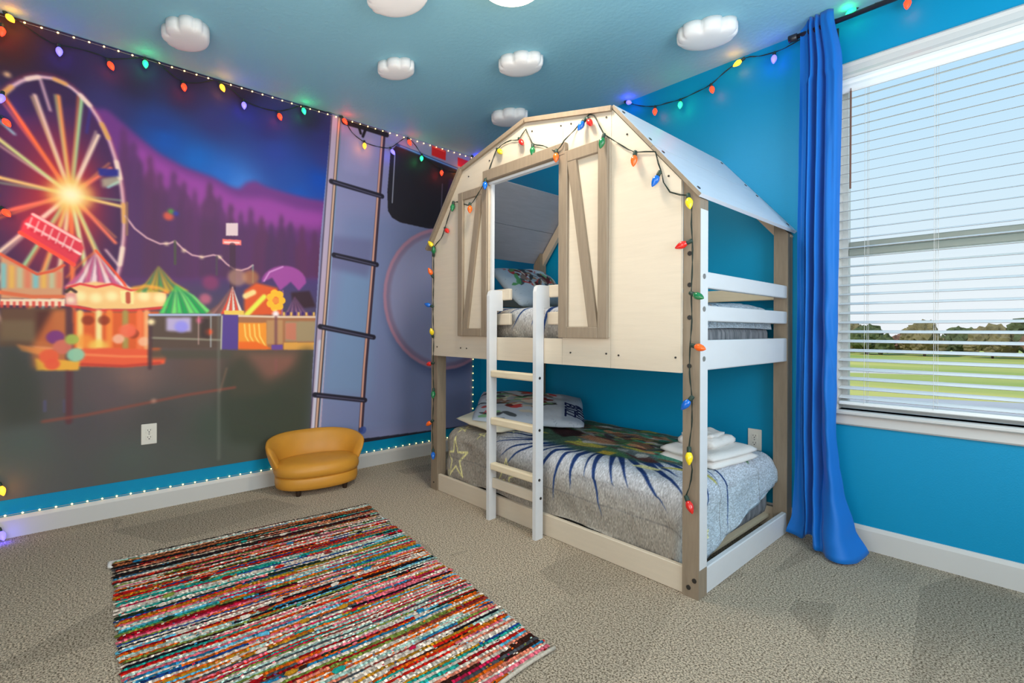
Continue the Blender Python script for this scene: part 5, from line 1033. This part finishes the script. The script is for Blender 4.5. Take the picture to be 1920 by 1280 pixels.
def fold_y(t,z):
    # flat back panel, tight pleats, then one broad leaf by the window; y offset towards the room is negative
    if t<.22: f=.25*math.sin(t/.22*PI)
    elif t<.62: f=math.sin((t-.22)/.40*2*PI*2.5)*.8-.25
    else: u=(t-.62)/.38; f=-.25-.9*math.sin(min(1,u*1.05)*PI)**.8+.15*math.sin(u*9+z*2)
    return f
for j in range(nr+1):
    z=2.735-(2.735-.012)*j/nr; row=[]; lo=max(0,(.42-z)/.42)
    for i in range(nc+1):
        t=i/nc; xl,xr,am=ktab(XL,z),ktab(XRt,z),ktab(AMP,z)
        tt=t-.05*math.sin(2*PI*t)*(1 if z<2.4 else .3)
        x=xl+(xr-xl)*tt
        y=-.128+am*fold_y(t,z)*(1-.4*lo)
        y-=lo**1.4*(.15*math.exp(-((t-.68)/.20)**2)+.02); x+=lo*.05*(t-.3)*(1 if t>.3 else .6)+lo*.02*math.sin(9*t)
        y+=noise.noise(Vector((t*4,z*2.2,3)))*.009+noise.noise(Vector((t*9,z*7,1)))*.003
        if .3<z<1.5 and t>.55:
            cr=math.sin(PI*(z-.3)/1.2); y-=cr*(.012*noise.noise(Vector((t*7+z*6,z*5,7)))+.007*math.sin(z*16+t*11))
        zz=z+lo*(.05*math.exp(-((t-.36)/.10)**2)+.035*max(0,(t-.85)/.15)+.02*max(0,(.2-t)/.2))
        if z>2.69: y=-.122+(y+.122)*.6; zz=z-(.045*max(0,(.24-t)/.24)**.5)*(z-2.69)/.045
        row.append(bm.verts.new((x,y,max(.008,zz))))
    G.append(row)
for j in range(nr):
    for i in range(nc): bm.faces.new((G[j][i],G[j][i+1],G[j+1][i+1],G[j+1][i]))
cmt=bpy.data.materials.new('bright_blue_curtain'); cmt.use_nodes=True; nt=cmt.node_tree; b=nt.nodes['Principled BSDF']; b.inputs['Base Color'].default_value=(*lin((0,128,220)),1); b.inputs['Roughness'].default_value=.55; b.inputs['Sheen Weight'].default_value=.2
tr=nt.nodes.new('ShaderNodeBsdfTranslucent'); tr.inputs[0].default_value=(*lin((70,160,230)),1); mxs=nt.nodes.new('ShaderNodeMixShader'); mxs.inputs[0].default_value=.38
nt.links.new(b.outputs[0],mxs.inputs[1]); nt.links.new(tr.outputs[0],mxs.inputs[2]); nt.links.new(mxs.outputs[0],nt.nodes['Material Output'].inputs[0])
cur=ob('curtain',bm,cmt,smooth=True,loc=(2.9,-.13,0)); tag(cur,'bright blue floor length curtain gathered left of the window','curtain')
cur.modifiers.new('s','SOLIDIFY').thickness=.0016

# ---------------- outlets
def outlet(c,ax,label):
    t=thing('wall_outlet',c,label,'outlet')
    def bb(u0,u1,d0,d1,z0,z1,bev=0):
        return box(c[0]+d0,c[0]+d1,c[1]+u0,c[1]+u1,c[2]+z0,c[2]+z1,bev=bev) if ax=='x' else box(c[0]+u0,c[0]+u1,c[1]-d1,c[1]-d0,c[2]+z0,c[2]+z1,bev=bev)
    ob('cover_plate',bb(-.039,.039,0,.006,-.062,.062,.003),M['plate'],t)
    for s in (-1,1):
        k=ob('receptacle',bb(-.017,.017,.0055,.0085,s*.021-.0145,s*.021+.0145,.001),M['plate'],t)
        for u in (-.007,.007): ob('slot',bb(u-.0012,u+.0012,.0082,.0089,s*.021-.001,s*.021+.008),M['dark'],k)
        ob('slot',bb(-.003,.003,.0082,.0089,s*.021-.010,s*.021-.005),M['dark'],k)
    ob('screw',bb(-.003,.003,.0058,.0068,-.003,.003),M['metal'],t)
outlet((.003,-2.595,.462),'x','ivory wall outlet on the mural left of the mustard sofa'); outlet((2.540,0,.465),'y','ivory wall outlet on the blue wall above the towels')

# ---------------- ceiling light
cl=thing('ceiling_light',(2.03,-1.485,H),'round flush ceiling light glowing warm white at the top edge','light')
ob('rim',lathe(bmesh.new(),[(.0,0),(.175,0),(.175,-.022),(.165,-.03),(.150,-.03)],32,(2.03,-1.485,H)),mat('brushed_nickel_rim',(170,150,130),.35,.5,metal=.6),cl,smooth=False)
ob('diffuser',lathe(bmesh.new(),[(.158,-.028),(.155,-.05),(.135,-.07),(.09,-.085),(.04,-.09),(0,-.091)],32,(2.03,-1.485,H)),mat('glowing_diffuser',(255,236,205),.5,.2,emit=7,ecol=(255,226,180)),cl,smooth=True)

# ---------------- foam clouds on the ceiling
OUT=[(-.142,-.022),(-.118,-.068),(-.030,-.098),(.070,-.090),(.134,-.044),(.138,.000),(.122,.034),(.085,.060),(.040,.078),(-.015,.084),(-.070,.072),(-.112,.048),(-.138,.012)]
def cloud_mesh():
    # scalloped outline, vertical wall, domed underside
    n=len(OUT); pts=[]; core=[]
    for i in range(n):
        a,b,c,d=[Vector(OUT[(i+k)%n]) for k in (-1,0,1,2)]
        for s in range(8):
            t=s/8; lump=(.024 if i in (1,2,3) else .010)*abs(math.sin(PI*t))**.6 if i<5 or i==12 else 0
            p=.5*((2*b)+(-a+c)*t+(2*a-5*b+4*c-d)*t*t+(-a+3*b-3*c+d)*t**3)
            core.append(p); pts.append(p+p.normalized()*lump)
    bm=bmesh.new(); rings=[]
    for sc,z,w in ((1.0,0,1),(1.0,-.030,1),(.995,-.050,.95),(.975,-.060,.85),(.94,-.067,.6),(.86,-.073,.3),(.7,-.077,.1),(.4,-.080,0)):
        rings.append([bm.verts.new(((c.x+(p.x-c.x)*w)*sc,(c.y+(p.y-c.y)*w)*sc,z)) for p,c in zip(pts,core)])
    for a,b in zip(rings,rings[1:]):
        for k in range(len(pts)): bm.faces.new((a[k],a[(k+1)%len(pts)],b[(k+1)%len(pts)],b[k]))
    bm.faces.new(rings[0]); cv_=bm.verts.new((0,0,-.081))
    for k in range(len(pts)): bm.faces.new((rings[-1][k],rings[-1][(k+1)%len(pts)],cv_))
    return bm
CL=[(.50,-2.475,.25,1.0,'white foam cloud on the ceiling nearest the left mural lights'),(1.585,-1.80,.35,1.12,'largest looking white foam cloud at the top edge near the ceiling light'),
    (.955,-1.455,.50,.82,'white foam cloud on the ceiling above the ladder of the mural'),(1.525,-.935,.55,.92,'white foam cloud on the ceiling above the bed gable'),
    (2.440,-.415,.50,1.02,'white foam cloud on the ceiling near the curtain'),(.925,-.475,.50,.95,'white foam cloud partly hidden behind the bed roof')]
c0=None
for x,y,rz,s,lab in CL:
    if c0 is None: c=c0=ob('foam_cloud',cloud_mesh(),M['cloud'],smooth=True)
    else: c=c0.copy(); COL.objects.link(c)
    c.location=(x,y,H-.0005); c.rotation_euler=(0,0,rz); c.scale=(s,s,s*.95); tag(c,lab,'cloud','foam clouds on the ceiling')

# ---------------- sofa
so=thing('kids_sofa',(.24,-1.665,0),'small mustard leatherette kids sofa with curved back by the mural','sofa')
RZ=-.12; SCX,SCY=.24,-1.665
def oval(prof,seg=40,pw=2.3):
    bm=bmesh.new(); rings=[]
    for s,z in prof:
        q=[]
        for k in range(seg):
            a=k*2*PI/seg; ca,sa=math.cos(a),math.sin(a)
            x=s[0]*math.copysign(abs(ca)**(2/pw),ca); y=s[1]*math.copysign(abs(sa)**(2/pw),sa)
            q.append(bm.verts.new((SCX+x*math.cos(RZ)-y*math.sin(RZ),SCY+x*math.sin(RZ)+y*math.cos(RZ),z)))
        rings.append(q)
    for a,b in zip(rings,rings[1:]):
        for k in range(seg): bm.faces.new((a[k],a[(k+1)%seg],b[(k+1)%seg],b[k]))
    bm.faces.new(rings[0]); bm.faces.new(rings[-1]); return bm
ob('base',oval([((.165,.245),.034),((.183,.266),.042),((.187,.271),.065),((.187,.271),.108),((.180,.264),.118)]),M['sofa'],so,smooth=True)
ob('seat_cushion',oval([((.176,.258),.116),((.192,.276),.126),((.198,.282),.150),((.195,.279),.178),((.178,.262),.200),((.13,.21),.212),((.06,.11),.218),((.01,.02),.219)]),M['sofa'],so,smooth=True)
bm=bmesh.new(); nA,nB=44,14; GR=[]
for i in range(nA+1):
    th=-1.0+2.0*i/nA; a=PI+th*math.radians(103)
    hgt=.372-.075*abs(th)**2.4; endf=max(0,(abs(th)-.9)/.1)
    ro=1.0; row=[]
    for j in range(nB):
        b=j*2*PI/nB; 
        # cross-section: thick rounded slab from z .13 up to hgt, flaring outward at the top
        zc=.5+.5*math.sin(b); z=.135+(hgt-.135)*zc; tt=.030*(1-.75*endf)*math.cos(b)
        if b>PI: pass
        fl=.060*zc**1.4*(1-.25*endf)
        rx,ry=.176+fl+tt,.258+fl*1.0+tt
        ca,sa=math.cos(a),math.sin(a)
        x=rx*math.copysign(abs(ca)**(2/2.3),ca); y=ry*math.copysign(abs(sa)**(2/2.3),sa)
        if endf>0: z=.135+(hgt-.135)*zc-(.05*endf*zc)
        row.append(bm.verts.new((SCX+x*math.cos(RZ)-y*math.sin(RZ),SCY+x*math.sin(RZ)+y*math.cos(RZ),z)))
    GR.append(row)
for i in range(nA):
    for j in range(nB): bm.faces.new((GR[i][j],GR[i][(j+1)%nB],GR[i+1][(j+1)%nB],GR[i+1][j]))
bm.faces.new(GR[0]); bm.faces.new(GR[-1])
ob('backrest',bm,M['sofa'],so,smooth=True)
for x,y in ((.355,-1.835),(.385,-1.53),(.12,-1.80),(.13,-1.52)): ob('foot',lathe(bmesh.new(),[(.014,0),(.019,.036)],10,(x,y,0)),M['foot'],so)

# ---------------- rag rug
rug=thing('rag_rug',(1.65,-2.2,0),'multicoloured striped rag rug lying on the beige carpet','rug')
rm=bpy.data.materials.new('woven_rags'); rm.use_nodes=True; nt=rm.node_tree; b=nt.nodes['Principled BSDF']; b.inputs['Roughness'].default_value=.95; b.inputs['Specular IOR Level'].default_value=.05
at_=nt.nodes.new('ShaderNodeVertexColor'); at_.layer_name='Col'
tcn=nt.nodes.new('ShaderNodeTexCoord'); mp=nt.nodes.new('ShaderNodeMapping'); mp.inputs['Scale'].default_value=(1.0,2.4,1); nt.links.new(tcn.outputs['Object'],mp.inputs[0])
nz=nd(nt,'ShaderNodeTexNoise',Scale=95,Detail=3); nt.links.new(mp.outputs[0],nz.inputs['Vector'])
mr=nt.nodes.new('ShaderNodeMapRange'); mr.inputs[1].default_value=.35; mr.inputs[2].default_value=.62; mr.inputs[3].default_value=.98; mr.inputs[4].default_value=1.5; nt.links.new(nz.outputs['Fac'],mr.inputs[0])
hs=nt.nodes.new('ShaderNodeHueSaturation'); nt.links.new(at_.outputs[0],hs.inputs['Color']); nt.links.new(mr.outputs[0],hs.inputs['Value']); nt.links.new(hs.outputs[0],b.inputs['Base Color'])
bpn=nd(nt,'ShaderNodeBump',Strength=.45,Distance=.003); nt.links.new(nz.outputs['Fac'],bpn.inputs['Height']); nt.links.new(bpn.outputs[0],b.inputs['Normal'])
PAL=[(222,214,206)]*16+[(150,200,214)]*3+[(186,60,74)]*3+[(212,84,66)]*4+[(218,148,66)]*5+[(204,172,88)]*4+[(98,168,192)]*4+[(86,124,172)]*2+[(92,184,176)]*4+[(72,74,88)]*3+[(118,84,74)]*3+[(178,112,104)]*2+[(206,80,128)]*4+[(170,178,120)]*4+[(222,172,154)]*4+[(132,134,138)]*3+[(86,108,90)]*2+[(226,160,170)]*3+[(196,212,206)]*3
EARLY=[(210,170,140),(216,206,196),(120,84,64),(92,84,78),(170,110,60),(196,150,120),(60,84,84),(140,60,60),(206,196,184)]
rx_=.725; k=0; rr=random.Random(11)
def edgeL(x): t=(x-.72)/1.85; return (x-.02,-2.812-.10*t)
def edgeR(x): t=(x-.72)/1.85; return (x+.075*(1-t),-1.575-.19*t)
while rx_<2.545:
    wdt=rr.uniform(.0085,.0165); x0=rx_; nC=150
    pal=PAL if rx_>.95 or rr.random()<.4 else EARLY
    base=rr.choice(pal); solid=rr.random()<.42; cols=[]; c=base; run=0; mix2=rr.choice(pal)
    for i in range(nC):
        if run<=0:
            run=rr.randint(6,40) if not solid else rr.randint(40,150)
            c=rr.choice((base,base,mix2,rr.choice(pal)))
        run-=1; f=rr.uniform(.88,1.12)*(1 if i%2 else .92); c2=rr.choice(pal) if rr.random()<.10 else c; cols.append((tuple(min(255,v*f) for v in c),tuple(min(255,v*f) for v in c2)))
    bm=bmesh.new(); cl_=bm.loops.layers.color.new('Col'); V=[]
    a=Vector(edgeL(x0)); b2=Vector(edgeR(x0)); eL=rr.uniform(-.012,.010); eR=rr.uniform(-.010,.012)
    for i in range(nC+1):
        t=i/nC; p=a.lerp(b2,t); p.y+=eL*(1-t)+eR*t
        wob=.010*noise.noise(Vector((p.x*3,p.y*2.2,0)))+.0035*noise.noise(Vector((p.x*9,p.y*7,4)))
        px=p.x+wob; hh=.0085+.0012*math.sin(i*2.1+k)+.002*noise.noise(Vector((k*.7,i*.35,2)))
        if i in (0,nC): hh*=.5
        hh+=.002*rr.random(); w=wdt
        V.append([bm.verts.new((px+w*q,p.y,z)) for q,z in ((0,.0055),(.15,hh*.9),(.5,hh),(.85,hh*.9),(1.0,.0055))])
    for i in range(nC):
        for q in range(4):
            f=bm.faces.new((V[i][q],V[i+1][q],V[i+1][q+1],V[i][q+1])); cc=lin(cols[i][1 if q==1+i%2 else 0])
            for l in f.loops: l[cl_]=(*cc,1)
    bm.faces.new(V[0][::-1]); bm.faces.new(V[-1])
    ob('rag_strip',bm,rm,rug,smooth=False); rx_+=wdt*.97; k+=1
ob('edge_cord',tube(bmesh.new(),[(2.562+.008*math.sin(i*.5),-2.93+i*(1.175/24),.009) for i in range(25)],.007,6),M['hem'],rug,smooth=True)['label']='cream cord hem'
ob('corner_tie',tube(bmesh.new(),[(.735,-2.80,.010),(.755,-2.828,.012),(.79,-2.832,.008),(.80,-2.822,.006)],[.004,.010,.008,.004],6),M['cord'],rug,smooth=True)
bm=bmesh.new(); cl_=bm.loops.layers.color.new('Col'); 
for i in range(70):
    x=rr.uniform(.8,2.5); y=rr.uniform(-2.75,-1.8); s=rr.uniform(.006,.016); cc=lin(rr.choice(PAL))
    q=bmesh.ops.create_icosphere(bm,subdivisions=1,radius=s)
    for v in q['verts']: v.co=Vector((x,y,.013))+Vector((v.co.x*.8,v.co.y*1.6,v.co.z*.45))*(1+.5*noise.noise(v.co*90+Vector((i,0,0))))
    for f in set(f for v in q['verts'] for f in v.link_faces):
        for l in f.loops: l[cl_]=(*cc,1)
tag(ob('loose_rag_ends',bm,rm,rug),kind='stuff')

# ---------------- light strings
LIT={'red':((255,70,40),(255,40,16),9),'blue':((130,120,255),(60,50,255),10),'green':((60,235,170),(20,230,120),5),'amber':((255,190,60),(255,140,10),10)}
UN={'red':(206,34,26),'blue':(10,96,190),'green':(24,110,62),'orange':(240,98,22),'yellow':(238,208,28)}
def bulb_mesh():
    return lathe(bmesh.new(),[(.0075,.020),(.0105,.024),(.0150,.034),(.0155,.042),(.0125,.054),(.0075,.064),(.0025,.071),(0,.072)],12)
def socket_mesh():
    return lathe(bmesh.new(),[(0,-.003),(.0078,-.002),(.0092,.004),(.0092,.017),(.0085,.0215),(0,.0215)],10)
PB={}
def mk(nm,bm,m):
    bmesh.ops.recalc_face_normals(bm,faces=bm.faces); me=bpy.data.meshes.new(nm); bm.to_mesh(me); bm.free(); me.materials.append(m)
    for p in me.polygons: p.use_smooth=True
    return me
SOCK=mk('socket',socket_mesh(),M['socket'])
def bulb_me(c,lit):
    if (c,lit) not in PB:
        if lit: a,e_,s=LIT[c]; m=mat('lit_%s_bulb'%c,a,.3,.3,emit=s*.24,ecol=e_); m.node_tree.nodes['Principled BSDF'].inputs['Emission Color'].default_value=(*[.5*(p_+q_) for p_,q_ in zip(lin(a),lin(e_))],1)
        else: m=mat('plastic_%s_bulb'%c,UN[c],.18,.5,coat=.3)
        PB[(c,lit)]=mk('bulb',bulb_mesh(),m)
    return PB[(c,lit)]
def string(nm,bulbs,cable,lit,label,r=.0028,halo=True):
    base=Vector(bulbs[0][0]); t=thing(nm,base,label,'string lights')
    pts=[Vector(p) for p in cable]; q=[]
    for i in range(len(pts)-1):
        n=max(1,int((pts[i+1]-pts[i]).length/.03))
        a=pts[max(i-1,0)]; b=pts[i]; c=pts[i+1]; d=pts[min(i+2,len(pts)-1)]
        for s in range(n):
            u=s/n; q.append(.5*((2*b)+(-a+c)*u+(2*a-5*b+4*c-d)*u*u+(-a+3*b-3*c+d)*u**3))
    q.append(pts[-1]); bm=bmesh.new()
    for ph in (0,PI):
        tube(bm,[p+Vector((math.cos(i*1.1+ph)*.0014,math.cos(i*1.1+ph)*.0014,math.sin(i*1.1+ph)*.0020)) for i,p in enumerate(q)],r*.62,5)
    ob('cable',bm,M['cable'],t)
    for a,b,c in bulbs:
        a=Vector(a); d=(Vector(b)-a).normalized(); o=bpy.data.objects.new('bulb',bulb_me(c,lit)); COL.objects.link(o); o.parent=t; o.location=a-base; o.rotation_mode='QUATERNION'; o.rotation_quaternion=d.to_track_quat('Z','Y'); o['label']=('lit ' if lit else 'unlit ')+c+' bulb'
        s=bpy.data.objects.new('socket',SOCK); COL.objects.link(s); s.parent=o
        if lit and halo:
            e_=LIT[c][1]; pl_=light('bulb_glow','POINT',a+d*.055+Vector(HN),.22 if c!='amber' else .28,lin(e_),.012)
    return t
HN=(.028,0,0)
string('string_lights',MURAL_BULBS,MURAL_CABLE,True,'lit multicolour bulb string hanging along the top of the mural')
string('string_lights',LEFT_BULBS,[(.012,-3.243,.05),(.02,-3.243,1.0),(.02,-3.243,2.0),(.02,-3.24,2.69)],True,'lit bulb string running down the left edge of the mural')
HN=(0,-.028,0)
string('string_lights',BACK_BULBS,BACK_CABLE,True,'lit bulb string swagged across the blue wall above the bed roof')
string('string_lights',BED_BULBS,BED_CABLE,False,'unlit multicolour bulb string draped over the bed gable and front posts')

# fairy lights round the mural
ft=thing('fairy_lights',(.008,-3.23,.12),'tiny warm fairy lights framing the mural and baseboard','fairy lights')
path=[(.009,-3.238,.124),(.009,-3.238,2.722),(.009,-.105,2.722),(.009,-.105,.124),(.014,-3.238,.122)]
ob('wire',tube(bmesh.new(),path,.0012,4),M['fairy'],ft)
ledm=mat('warm_led',(255,226,150),.4,.2,emit=4.5,ecol=(255,214,130)); ledm.cycles.emission_sampling='NONE'
lb=bmesh.new(); bmesh.ops.create_icosphere(lb,subdivisions=1,radius=.0052); LED=mk('led',lb,ledm)
for a,b in zip(path,path[1:]):
    a,b=Vector(a),Vector(b); n=int((b-a).length/.0652)
    for i in range(n):
        o=bpy.data.objects.new('led',LED); COL.objects.link(o); o.parent=ft; o.location=a+(b-a)*((i+.5)/n)+Vector((.002,0,0))-Vector((.008,-3.23,.12))
